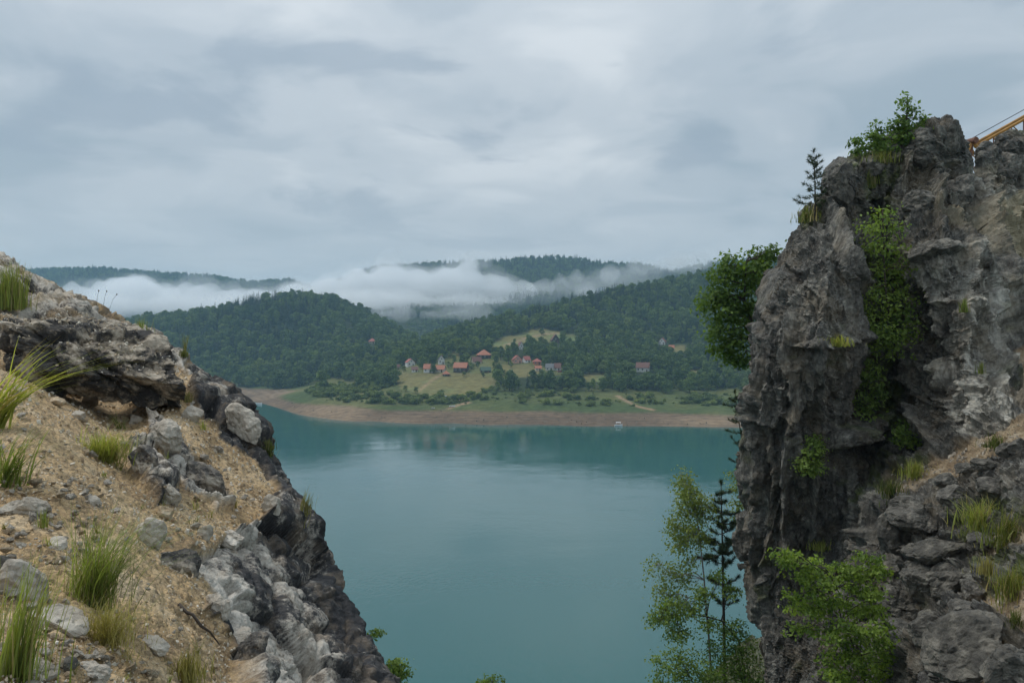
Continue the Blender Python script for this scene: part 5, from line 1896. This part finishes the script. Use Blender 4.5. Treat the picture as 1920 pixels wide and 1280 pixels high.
def leafy(name, label, cat, Y, trunk, blobs, m, leaf=0.09, dens=0.22, bark='bark', seed=0, droop=0.0, rad=0.035, twigs=0.35, shell=0.35, group=None, per=10, clump=0.13):
    rr = np.random.default_rng(seed + 3000)
    k = Y / F
    pts = np.array([P(u, v, Y + dy) for u, v, dy in trunk])
    base = pts[0]
    e = empty(name, base)
    tag(e, label, cat, group)
    path = resample(pts, 12) - base
    path[1:-1] += rr.normal(size=(10, 3)) * 0.012
    MB().tube(path, np.linspace(rad, rad * 0.25, 12), 7).build('trunk', MAT[bark], e, True)
    br, C, Nn, Sh = MB(), [], [], []
    for (u, v, ru, rv, dy) in blobs:
        c = P(u, v, Y + dy) - base
        rx, rz = ru * k, rv * k
        ry = 0.5 * (rx + rz)
        j = int(np.argmin(np.linalg.norm(path - (c - np.array([0, 0, rz * 0.6])), axis=1) + 0.25 * np.maximum(0, path[:, 2] - c[2])))
        bp = bend_path(path[j], c, rr, 6, 0.12, 0.06)
        br.tube(bp, np.linspace(rad * 0.45, rad * 0.14, 6), 5)
        nt = max(3, int(dens * math.pi * ru * rv / per))
        d = unit(rr.normal(size=(nt, 3)))
        q = d * (shell + (1 - shell) * rr.random((nt, 1)) ** 0.5) * np.array([rx, ry, rz]) + c
        q = q + rr.normal(size=q.shape) * 0.10 * min(rx, rz)
        tone = np.clip(0.45 + 0.15 * rr.normal() + 0.25 * rr.normal(size=nt), 0.02, 0.98)
        for i in range(nt):
            if rr.random() < twigs:
                s0 = bp[int(rr.integers(2, 6))]
                br.tube(bend_path(s0, q[i], rr, 4, 0.12, -droop), [rad * 0.12, rad * 0.09, rad * 0.07, rad * 0.04], 4)
        m_ = per
        off = rr.normal(size=(nt, m_, 3)) * np.array([1, 1, 0.55 + 1.6 * droop]) * clump
        off[..., 2] -= droop * np.abs(off[..., 0]) * 1.5
        C.append((q[:, None] + off).reshape(-1, 3))
        Nn.append(unit(np.repeat(d, m_, 0) * 0.7 + np.array([0, -0.25, 0.55]) + 0.55 * rr.normal(size=(nt * m_, 3))))
        Sh.append(np.clip(np.repeat(tone, m_) + 0.12 * rr.normal(size=nt * m_), 0, 1))
    b = br.build('branch', MAT[bark], e, True)
    b['kind'] = 'stuff'
    C, Nn, Sh = np.concatenate(C), np.concatenate(Nn), np.concatenate(Sh)
    d = unit(np.cross(Nn, rr.normal(size=C.shape)) + np.array([0, 0, -0.25]))
    V, q = leaf_quads(C, Nn, d, leaf * rr.uniform(0.7, 1.35, len(C)), leaf * 0.62 * rr.uniform(0.7, 1.3, len(C)), 0.12)
    o = MB().add(V, q, shade=np.repeat(Sh, 4)).build('crown', MAT[m], e)
    o['kind'] = 'stuff'
    return e


def needles(rr, c, d, ln, n, wd):
    """tufts of n needles at points c round directions d"""
    m = len(c)
    dd = unit(np.repeat(d, n, 0) * 1.0 + 0.75 * rr.normal(size=(m * n, 3)))
    cc = np.repeat(c, n, 0) + np.repeat(d, n, 0) * rr.uniform(-0.5, 0.5, (m * n, 1)) * ln * 0.8
    s = unit(np.cross(dd, rr.normal(size=dd.shape)))
    l = ln * rr.uniform(0.7, 1.2, (m * n, 1))
    V = np.stack([cc - s * wd / 2, cc + s * wd / 2, cc + dd * l], 1).reshape(-1, 3)
    return V, np.arange(m * n * 3).reshape(-1, 3), np.repeat(np.repeat(rr.uniform(0.1, 0.9, m), n), 3)


def pine(name, label, trunk, Y, whorls, m='needles', seed=0, rad=0.03, ln=0.10, nd=34, lift=0.35, group=None, wd=0.010, step=0.11):
    """whorls: (fraction of the trunk, left px, right px, number)"""
    rr = np.random.default_rng(seed + 4000)
    k = Y / F
    pts = np.array([P(u, v, Y) for u, v in trunk])
    base = pts[0]
    e = empty(name, base)
    tag(e, label, 'tree', group)
    path = resample(pts, 24) - base
    MB().tube(path, np.linspace(rad, rad * 0.2, 24), 8).build('trunk', MAT['bark'], e, True)
    br, C, D = MB(), [], []
    for (t, lpx, rpx, n) in whorls:
        for i in range(n):
            if rr.random() < 0.15:
                continue
            p = path[int(np.clip(t + rr.normal() * 0.022, 0.02, 0.99) * 23)]
            a = (i + rr.uniform(-0.25, 0.25)) / n * 6.283 + t * 7
            cx = math.cos(a)
            R = k * ((rpx if cx > 0 else lpx) * abs(cx) + 0.5 * (lpx + rpx) * (1 - abs(cx))) * rr.uniform(0.5, 1.15)
            end = p + np.array([R * cx, R * math.sin(a), R * (lift + 0.22 * rr.normal())])
            q = bend_path(p, end, rr, 6, 0.05, -0.10)
            br.tube(q, np.linspace(rad * 0.30, rad * 0.10, 6), 5)
            m_ = max(2, int(R / step))
            for s in np.linspace(0.38, 1.0, m_):
                x = q[0] + (q[-1] - q[0]) * s if False else np.array([np.interp(s * 5, np.arange(6), q[:, z]) for z in range(3)])
                C.append(x)
                D.append(unit(q[-1] - q[-3] + np.array([0, 0, 0.15 * R])))
                if rr.random() < 0.75:
                    sd = unit(rr.normal(size=3) * np.array([1, 1, 0.4])) * R * 0.22 * (1.15 - s)
                    br.tube([x, x + sd], [rad * 0.10, rad * 0.05], 4)
                    C.append(x + sd)
                    D.append(unit(sd + 0.5 * (q[-1] - q[-3])))
    for s in (0.93, 0.97, 1.0):
        C.append(path[-1] * s + path[-2] * (1 - s))
        D.append(np.array([0, 0, 1.0]))
    b = br.build('branch', MAT['bark'], e, True)
    b['kind'] = 'stuff'
    V, f, sh = needles(rr, np.array(C), np.array(D), ln, nd, wd)
    o = MB().add(V, f, shade=sh).build('needles', MAT[m], e)
    o['kind'] = 'stuff'
    return e


def cy(u, v, d=0.0):
    q = CLIFF.at(u, v)
    return q[1] + d


Y0 = cy(1680, 300) + 0.3
leafy('small_tree', 'small broad leaved tree growing on top of the cliff', 'tree', Y0, [(1690, 300, 0), (1692, 250, 0), (1700, 215, 0), (1702, 180, 0)],
      [(1700, 190, 12, 14, 0), (1700, 215, 22, 14, 0.1), (1728, 222, 12, 7, 0), (1690, 238, 34, 14, 0), (1720, 245, 16, 10, 0.1), (1670, 262, 28, 14, 0), (1705, 262, 30, 12, 0),
       (1642, 240, 12, 10, 0), (1640, 262, 20, 14, 0), (1604, 266, 13, 10, 0), (1604, 284, 14, 10, 0), (1632, 282, 26, 10, 0), (1665, 282, 26, 8, 0)], 'leaf_dark', 0.14, 0.20, seed=1, rad=0.05, clump=0.10)
Y0 = cy(1527, 412) + 0.4
pine('young_pine', 'young pine standing alone on the cliff shoulder', [(1529, 415), (1528, 350), (1526, 284)], Y0,
     [(0.12, 34, 14, 5), (0.22, 38, 16, 5), (0.36, 28, 18, 5), (0.50, 24, 20, 5), (0.62, 22, 16, 5), (0.74, 20, 16, 6), (0.84, 14, 13, 6), (0.93, 8, 8, 5)], 'needles', 2, 0.030, 0.13, 22, 0.45, wd=0.016, step=0.15)
Y0 = 30.0
leafy('leafy_tree', 'dense dark green tree growing out behind the cliff edge', 'tree', Y0, [(1440, 720, 1.0), (1420, 640, 0.5), (1395, 560, 0), (1400, 490, 0)],
      [(1372, 498, 24, 22, 0), (1352, 520, 22, 16, 0), (1395, 520, 34, 24, 0.3), (1430, 480, 26, 18, 0.5), (1448, 472, 16, 10, 0.4), (1420, 510, 30, 26, 0.5), (1340, 556, 34, 20, 0), (1385, 560, 40, 26, 0),
       (1325, 575, 18, 10, 0), (1362, 590, 36, 20, 0), (1405, 600, 30, 26, 0.5), (1352, 622, 30, 18, 0), (1386, 640, 34, 20, 0), (1350, 650, 24, 14, 0), (1372, 672, 24, 16, 0.1), (1400, 676, 18, 14, 0.3)],
      'leaf_dark', 0.17, 0.20, seed=3, rad=0.09, clump=0.17)
Y0 = cy(1675, 560) - 1.6
leafy('slender_tree', 'slender light green tree growing up the cleft of the cliff', 'tree', Y0, [(1682, 680, 1.2), (1672, 610, 0.3), (1660, 540, 0), (1656, 460, 0), (1655, 390, 0)],
      [(1608, 560, 16, 12, 0), (1705, 560, 16, 16, 0), (1708, 610, 14, 16, 0), (1604, 590, 16, 12, 0), (1655, 395, 14, 20, 0), (1650, 425, 30, 22, 0), (1680, 430, 16, 16, 0.2), (1660, 460, 32, 20, 0), (1640, 470, 26, 16, 0.2), (1680, 500, 30, 22, 0), (1650, 505, 22, 16, 0.4), (1610, 525, 18, 12, 0.2), (1630, 545, 30, 18, 0),
       (1676, 545, 30, 22, 0.2), (1640, 580, 36, 20, 0), (1688, 590, 26, 20, 0.2), (1625, 610, 28, 18, 0), (1655, 625, 34, 18, 0), (1692, 628, 26, 22, 0), (1640, 645, 34, 16, 0), (1670, 655, 26, 14, 0.2)],
      'leaf_mid', 0.11, 0.12, seed=4, rad=0.05, clump=0.17)
Y0 = cy(1625, 740) - 1.0
leafy('shrub', 'bushy green shrub hanging in the lower cleft below the slender tree', 'shrub', Y0, [(1635, 775, 0.8), (1628, 730, 0), (1622, 690, 0)],
      [(1618, 680, 26, 16, 0), (1640, 690, 22, 16, 0.1), (1610, 705, 34, 18, 0), (1640, 715, 26, 18, 0), (1605, 735, 34, 16, 0), (1640, 740, 24, 16, 0.2), (1625, 760, 26, 12, 0), (1592, 755, 18, 10, 0), (1622, 778, 22, 8, 0)],
      'leaf_mid', 0.11, 0.13, seed=5, rad=0.03, clump=0.12)
Y0 = cy(1700, 820) - 0.4
leafy('shrub', 'small bright shrub on the dark face above the ledge', 'shrub', Y0, [(1712, 845, 0.4), (1700, 820, 0), (1697, 800, 0)],
      [(1697, 802, 18, 12, 0), (1682, 818, 18, 10, 0), (1712, 815, 20, 12, 0), (1735, 825, 14, 10, 0.1), (1708, 832, 24, 8, 0)], 'leaf_mid', 0.10, 0.26, seed=6, rad=0.02, clump=0.10)
Y0 = cy(1522, 860) - 0.3
leafy('shrub', 'small green shrub clinging below the dark overhang', 'shrub', Y0, [(1515, 895, 0.3), (1520, 860, 0), (1528, 830, 0)],
      [(1530, 825, 16, 14, 0), (1524, 850, 22, 16, 0), (1508, 872, 20, 14, 0), (1524, 878, 20, 12, 0)], 'leaf_mid', 0.10, 0.24, seed=7, rad=0.02, clump=0.10)
rt = np.random.default_rng(88)
TIERS = []
for tv, ta, tb in [(1042, 1458, 1490), (1052, 1470, 1540), (1050, 1600, 1652), (1066, 1500, 1655), (1084, 1490, 1655), (1104, 1510, 1650), (1122, 1480, 1640), (1142, 1478, 1650), (1160, 1520, 1655), (1180, 1490, 1560),
                   (1182, 1580, 1664), (1202, 1545, 1672), (1222, 1560, 1680), (1240, 1550, 1684), (1258, 1548, 1690), (1276, 1560, 1692), (1296, 1560, 1690)]:
    x = ta + 8
    while x < tb:
        if rt.random() < 0.78:
            TIERS.append((x, tv + rt.normal() * 4, rt.uniform(13, 22), rt.uniform(6, 10), rt.normal() * 0.25))
        x += rt.uniform(18, 30)
leafy('shrub', 'large bright green maple shrub in front of the dark cliff foot', 'shrub', 15.5, [(1640, 1330, 0.6), (1610, 1240, 0.2), (1575, 1150, 0), (1560, 1080, 0)],
      TIERS, 'leaf_bright', 0.08, 0.26, seed=8, rad=0.03, clump=0.085)
# the trees on the bank below the cliff edge
BY = 27.0
leafy('birch_tree', 'thin drooping birch with light green leaves at the cliff foot', 'tree', BY, [(1338, 1330, 0), (1328, 1180, 0), (1316, 1040, 0), (1302, 940, 0), (1288, 886, 0)],
      [(1280, 900, 16, 20, 0), (1290, 925, 22, 22, 0), (1310, 940, 24, 20, 0), (1285, 955, 20, 22, 0), (1320, 960, 20, 18, 0), (1262, 985, 14, 22, 0), (1295, 990, 30, 20, 0), (1275, 1015, 26, 16, 0), (1310, 1015, 20, 14, 0),
       (1225, 1060, 12, 14, 0), (1258, 1070, 18, 16, 0), (1290, 1050, 20, 10, 0), (1248, 1110, 22, 16, 0), (1285, 1085, 20, 10, 0), (1270, 1130, 26, 12, 0), (1240, 1150, 18, 14, 0)],
      'leaf_birch', 0.10, 0.28, 'birch_bark', 9, 0.35, 0.045, 0.6, 0.2, clump=0.14)
pine('pine_tree', 'dark pine with bare lower trunk beside the birch', [(1360, 1340), (1357, 1150), (1354, 1000), (1352, 905)], BY + 0.6,
     [(0.52, 26, 30, 5), (0.60, 32, 34, 6), (0.66, 30, 26, 6), (0.72, 42, 34, 7), (0.78, 38, 44, 7), (0.83, 30, 40, 7), (0.88, 26, 34, 6), (0.93, 16, 18, 5), (0.97, 8, 8, 5)], 'needles_dark', 10, 0.075, 0.16, 46, 0.18, wd=0.016, step=0.11)
leafy('bare_shrub', 'sparse dark branched shrub reaching out over the water', 'shrub', BY - 0.6, [(1405, 1330, 0.6), (1385, 1200, 0.3), (1350, 1160, 0), (1300, 1150, 0), (1240, 1160, 0)],
      [(1232, 1160, 20, 14, 0), (1262, 1150, 26, 16, 0), (1300, 1140, 26, 14, 0), (1275, 1190, 30, 16, 0), (1320, 1110, 20, 16, 0), (1330, 1170, 24, 14, 0), (1370, 1110, 20, 14, 0), (1250, 1130, 18, 12, 0), (1350, 1080, 16, 14, 0.2)],
      'leaf_mid', 0.10, 0.26, 'bark', 11, 0.1, 0.05, 0.95, 0.2, clump=0.12)
leafy('shrub', 'leafy green shrub at the bottom of the bank over the water', 'shrub', BY - 1.5, [(1330, 1340, 0), (1300, 1280, 0), (1280, 1240, 0)],
      [(1245, 1235, 24, 10, 0), (1270, 1225, 22, 12, 0), (1262, 1255, 34, 14, 0), (1300, 1240, 28, 16, 0), (1240, 1278, 22, 12, 0), (1290, 1275, 40, 16, 0), (1330, 1265, 26, 16, 0)], 'leaf_mid', 0.095, 0.2, seed=12, rad=0.035, clump=0.11)
leafy('shrub', 'dark dense shrub filling the foot of the cliff edge', 'shrub', BY - 0.8, [(1400, 1340, 0), (1390, 1260, 0), (1375, 1200, 0)],
      [(1380, 1180, 24, 22, 0), (1350, 1215, 28, 22, 0), (1395, 1215, 28, 26, 0), (1365, 1250, 36, 22, 0), (1405, 1265, 34, 22, 0), (1345, 1280, 30, 16, 0), (1390, 1290, 44, 16, 0)], 'leaf_dark', 0.09, 0.26, seed=13, rad=0.03, clump=0.12)
pine('pine_sapling', 'small pine leaning out from the cliff edge above the water', [(1402, 880), (1392, 830), (1382, 770), (1378, 735)], 26.2,
     [(0.15, 26, 10, 4), (0.32, 30, 10, 5), (0.5, 28, 12, 5), (0.66, 26, 12, 5), (0.8, 20, 12, 5), (0.92, 12, 10, 4)], 'needles', 14, 0.03, 0.12, 24, 0.12, wd=0.014, step=0.11)
leafy('shrub', 'light green shrub peeping from behind the cliff above the pine', 'shrub', 28.5, [(1408, 990, 0), (1388, 930, 0), (1378, 880, 0)],
      [(1382, 890, 14, 12, 0), (1378, 915, 16, 12, 0), (1384, 945, 16, 14, 0), (1380, 970, 14, 10, 0)], 'leaf_birch', 0.10, 0.24, seed=15, rad=0.025, clump=0.12)
# twigs beyond the rim of the pale rock
leafy('rim_shrub', 'leafy sprig sticking out behind the lower rock rim', 'shrub', 9.6, [(690, 1215, 0), (697, 1195, 0), (706, 1182, 0)], [(706, 1184, 12, 6, 0), (698, 1192, 8, 6, 0)], 'leaf_mid', 0.035, 0.5, seed=16, rad=0.008, clump=0.025)
leafy('rim_shrub', 'pine green shrub growing below the rock rim at the water side', 'shrub', 9.6, [(742, 1330, 0), (744, 1290, 0), (750, 1250, 0)],
      [(742, 1248, 24, 10, 0), (735, 1268, 18, 12, 0), (755, 1262, 16, 8, 0), (740, 1290, 20, 12, 0)], 'leaf_mid', 0.04, 0.5, seed=17, rad=0.012, clump=0.03)
leafy('rim_shrub', 'top of a small bush rising from below the rock rim beside the water', 'shrub', 11.0, [(918, 1360, 0), (920, 1310, 0), (922, 1280, 0)], [(922, 1274, 26, 6, 0), (915, 1290, 30, 10, 0)], 'leaf_mid', 0.04, 0.4, seed=18, rad=0.012, clump=0.035)


# ------------------------------------------------------------------ the bank under those trees, the crane behind the cliff
nu_, nv_ = 90, 60
a_, b_ = np.meshgrid(np.linspace(0, 1, nu_), np.linspace(0, 1, nv_))
bx = 5.2 + a_ * 9.0
by = 21 + b_ * 16
bz = CAMZ - (1320 - 640) / F * 27 - 4.2 + 3.0 * sstep(0.25, 0.75, a_) + 0.8 * np.sin(b_ * 3) - 30 * sstep(0.10, 0.0, a_) - 40 * sstep(0.12, 0.0, b_)
Gb = np.stack([bx - 6 * sstep(0.12, 0, a_), by, bz], -1)
Gb[..., 2] += (rock(Gb.reshape(-1, 3), [1.2, 0.4], [0.5, 0.2], 801)).reshape(nv_, nu_)
Gb[..., 2] = np.maximum(Gb[..., 2], -6.0)
z1 = np.zeros(nu_ * nv_)
tag(link('rock_bank', mesh_data('rock_bank', Gb.reshape(-1, 3), [grid_faces(nv_, nu_)], [MAT['cliff']], False, {'gravel': z1, 'yellow': z1, 'pale': z1, 'moss': z1 + 0.6})), kind='structure')

MAT['crane'] = m_plain('crane_yellow', (0.36, 0.185, 0.04), 0.6, 0.4, 3)
MAT['crane_rust'] = m_plain('crane_rust', (0.14, 0.06, 0.035), 0.7, 0.4, 5)
MAT['cable'] = m_plain('steel_cable', (0.06, 0.06, 0.065), 0.5, 0.1, metal=0.5)
CY = 37.0
t0, t1 = P(1800, 290, CY), P(2240, 46, CY + 4)
ax = unit(t1 - t0)
upv = np.array([0, 0, 1.0])
upv = unit(upv - ax * (ax @ upv))
sdv = np.cross(ax, upv)
LN = float(np.linalg.norm(t1 - t0))
e = empty('crane', t0)
tag(e, 'yellow lattice crane boom rising behind the cliff top', 'crane')
Hb, Wb = 0.95, 0.55
for s in (-1, 1):
    MB().tube([sdv * s * Wb * 0.6 + ax * 0.6 + upv * 0.05, sdv * s * Wb * 0.6 + ax * LN + upv * 0.05], 0.07, 8).build('chord', MAT['crane'], e, True)
    MB().tube([sdv * s * Wb * 0.6 - upv * Hb + ax * 0.3, sdv * s * Wb * 0.6 - upv * Hb + ax * LN], 0.055, 8).build('chord', MAT['crane_rust'], e, True)
nb_ = 16
for k in range(nb_):
    a0, a1 = 0.8 + k * (LN - 0.8) / nb_, 0.8 + (k + 1) * (LN - 0.8) / nb_
    for s in (-1, 1):
        MB().tube([sdv * s * Wb * 0.6 + ax * a0, sdv * s * Wb * 0.6 - upv * Hb + ax * (a0 + a1) / 2], 0.028, 5).build('brace', MAT['crane'], e)
        MB().tube([sdv * s * Wb * 0.6 - upv * Hb + ax * (a0 + a1) / 2, sdv * s * Wb * 0.6 + ax * a1], 0.028, 5).build('brace', MAT['crane_rust'], e)
hp0, hp1, hp2 = P(1800, 302, CY) - t0, P(1819, 266, CY) - t0, P(1833, 288, CY) - t0
for s in (-1, 1):
    MB().tube([hp0 + sdv * s * 0.25, hp1 + sdv * s * 0.12], 0.075, 6).build('head_strut', MAT['crane'], e)
    MB().tube([hp1 + sdv * s * 0.12, hp2 + sdv * s * 0.25], 0.10, 6).build('head_strut', MAT['crane'], e)
    MB().tube([P(1812, 298, CY) - t0 + sdv * s * 0.25, hp1 + sdv * s * 0.12], 0.06, 6).build('head_strut', MAT['crane_rust'], e)
MB().tube([hp1 - sdv * 0.35, hp1 + sdv * 0.35], 0.15, 14).build('sheave', MAT['crane_rust'], e)
MB().tube([hp1 + upv * 0.1, ax * LN + upv * 0.4], 0.018, 5).build('cable', MAT['cable'], e)
ml = t1 - t0
mb = MB()
mb.box(ml[0] - 1.3, ml[0] + 1.3, ml[1] - 1.3, ml[1] + 1.3, -8.0, ml[2] + 0.8)
mb.build('cab_tower', MAT['crane'], e)

# ------------------------------------------------------------------ low cloud in the valley and the haze
def fog_volume(name, blobs, grow, density, seed, voxel, label):
    mb = MB()
    import bmesh
    bm = bmesh.new()
    bmesh.ops.create_icosphere(bm, subdivisions=3, radius=1.0)
    sv = np.array([v.co[:] for v in bm.verts])
    sf = np.array([[v.index for v in f.verts] for f in bm.faces])
    bm.free()
    for (u, v, ru, rv, Y) in blobs:
        c = P(u, v, Y)
        k = Y / F * grow
        mb.add(sv * np.array([ru * k, 1.5 * max(ru, rv) * k, rv * k]) + c, sf)
    tmp = link('fog_tmp', mb.data('fog_tmp', None))
    md = tmp.modifiers.new('remesh', 'REMESH')
    md.mode = 'VOXEL'
    md.voxel_size = voxel
    dg = bpy.context.evaluated_depsgraph_get()
    me = bpy.data.meshes.new_from_object(tmp.evaluated_get(dg))
    bpy.data.objects.remove(tmp)
    n = len(me.vertices)
    co = np.empty(n * 3, np.float32)
    me.vertices.foreach_get('co', co)
    co = co.reshape(-1, 3)
    no = np.empty(n * 3, np.float32)
    me.vertices.foreach_get('normal', no)
    no = no.reshape(-1, 3)
    d = fbm(co / 60.0, 5, seed, 0.6) * 26 * grow + fbm(co / 24.0, 3, seed + 9) * 13
    co = co + no * d[:, None]
    me.vertices.foreach_set('co', co.astype(np.float32).ravel())
    me.update()
    m = bpy.data.materials.new(name)
    m.use_nodes = True
    t = m.node_tree
    t.nodes.remove(t.nodes['Principled BSDF'])
    pv = N(t, 'ShaderNodeVolumePrincipled')
    pv.inputs['Color'].default_value = (0.97, 0.985, 1.0, 1)
    pv.inputs['Density'].default_value = density
    pv.inputs['Anisotropy'].default_value = 0.2
    L(t, pv, 0, t.nodes['Material Output'], 'Volume')
    me.materials.clear()
    me.materials.append(m)
    o = link(name, me)
    tag(o, label, 'fog', kind='stuff')
    return o


FY = 1640
BL = [(140, 556, 40, 22, FY), (205, 548, 40, 26, FY), (255, 540, 40, 30, FY), (305, 556, 38, 26, FY), (352, 552, 32, 24, FY), (390, 546, 26, 22, FY), (435, 558, 38, 24, FY),
      (490, 560, 45, 26, FY), (280, 575, 140, 20, FY), (440, 575, 120, 20, FY)]
BC = [(560, 556, 50, 34, FY), (620, 550, 55, 36, FY), (680, 545, 58, 44, FY), (735, 535, 58, 44, FY), (795, 545, 62, 44, FY), (865, 538, 60, 42, FY), (925, 545, 55, 34, FY),
      (980, 553, 40, 24, FY), (720, 572, 170, 26, FY), (880, 572, 120, 22, FY), (872, 502, 30, 20, FY)]
BR = [(1040, 552, 36, 16, FY), (1090, 540, 34, 18, FY), (1140, 527, 36, 20, FY), (1185, 515, 36, 20, FY), (1225, 508, 32, 16, FY), (1280, 498, 40, 14, FY)]
rp = np.random.default_rng(91)
TOPS = np.array([(120, 548), (160, 538), (215, 528), (258, 514), (300, 540), (350, 534), (388, 528), (440, 548), (500, 548), (560, 540), (620, 532), (680, 508), (730, 496), (800, 508), (860, 500), (900, 512), (960, 535), (1010, 552)], float)
PUFF = []
for _ in range(70):
    u_ = rp.uniform(120, 1000)
    r_ = rp.uniform(12, 30)
    PUFF.append((u_, np.interp(u_, TOPS[:, 0], TOPS[:, 1]) + 0.7 * r_ + abs(rp.normal()) * 8, r_ * rp.uniform(1.0, 1.6), r_, FY + rp.normal() * 30))
fog_volume('fog_bank', BL + BC + PUFF, 0.80, 0.020, 61, 7.0, 'dense white low cloud lying in the valley before the far ridge')
fog_volume('fog_veil', BL + BC + BR + PUFF, 1.02, 0.0036, 67, 9.0, 'thin pale mist drifting round the dense valley cloud')

fog_volume('fog_wisps', BL + BC + BR + [(640, 575, 200, 18, FY), (1000, 560, 120, 16, FY), (430, 585, 160, 14, FY)], 1.22, 0.0012, 73, 12.0, 'faint torn mist spreading along the foot of the far ridges')

WI = [(428, 572, 9, 22, 1500), (445, 566, 7, 18, 1500), (565, 562, 8, 16, 1480), (735, 492, 26, 12, 1750), (880, 488, 22, 14, 1800), (905, 494, 16, 10, 1800), (1010, 540, 26, 14, 1600), (1050, 528, 14, 22, 1700), (1080, 520, 10, 18, 1750), (1150, 512, 20, 16, 1700),
      (1205, 498, 26, 14, 1750), (1262, 492, 34, 12, 1750), (1310, 486, 26, 12, 1750), (620, 540, 40, 14, 1700), (560, 545, 40, 12, 1700), (1120, 545, 40, 10, 1500), (700, 590, 80, 12, 1450), (860, 590, 70, 10, 1450)]
fog_volume('mist_shreds', WI, 1.0, 0.0075, 83, 5.0, 'small torn shreds of mist rising along the wooded ridges')

hz = MB().box(-3200, 3200, -400, 3300, -9, 285)
m = bpy.data.materials.new('haze')
m.use_nodes = True
t = m.node_tree
t.nodes.remove(t.nodes['Principled BSDF'])
pv = N(t, 'ShaderNodeVolumePrincipled')
pv.inputs['Color'].default_value = (0.50, 0.80, 1.0, 1)
pv.inputs['Density'].default_value = 0.00018
L(t, pv, 0, t.nodes['Material Output'], 'Volume')
o = hz.build('haze', m)
tag(o, 'thin bluish haze filling the air over the lake', 'haze', kind='stuff')
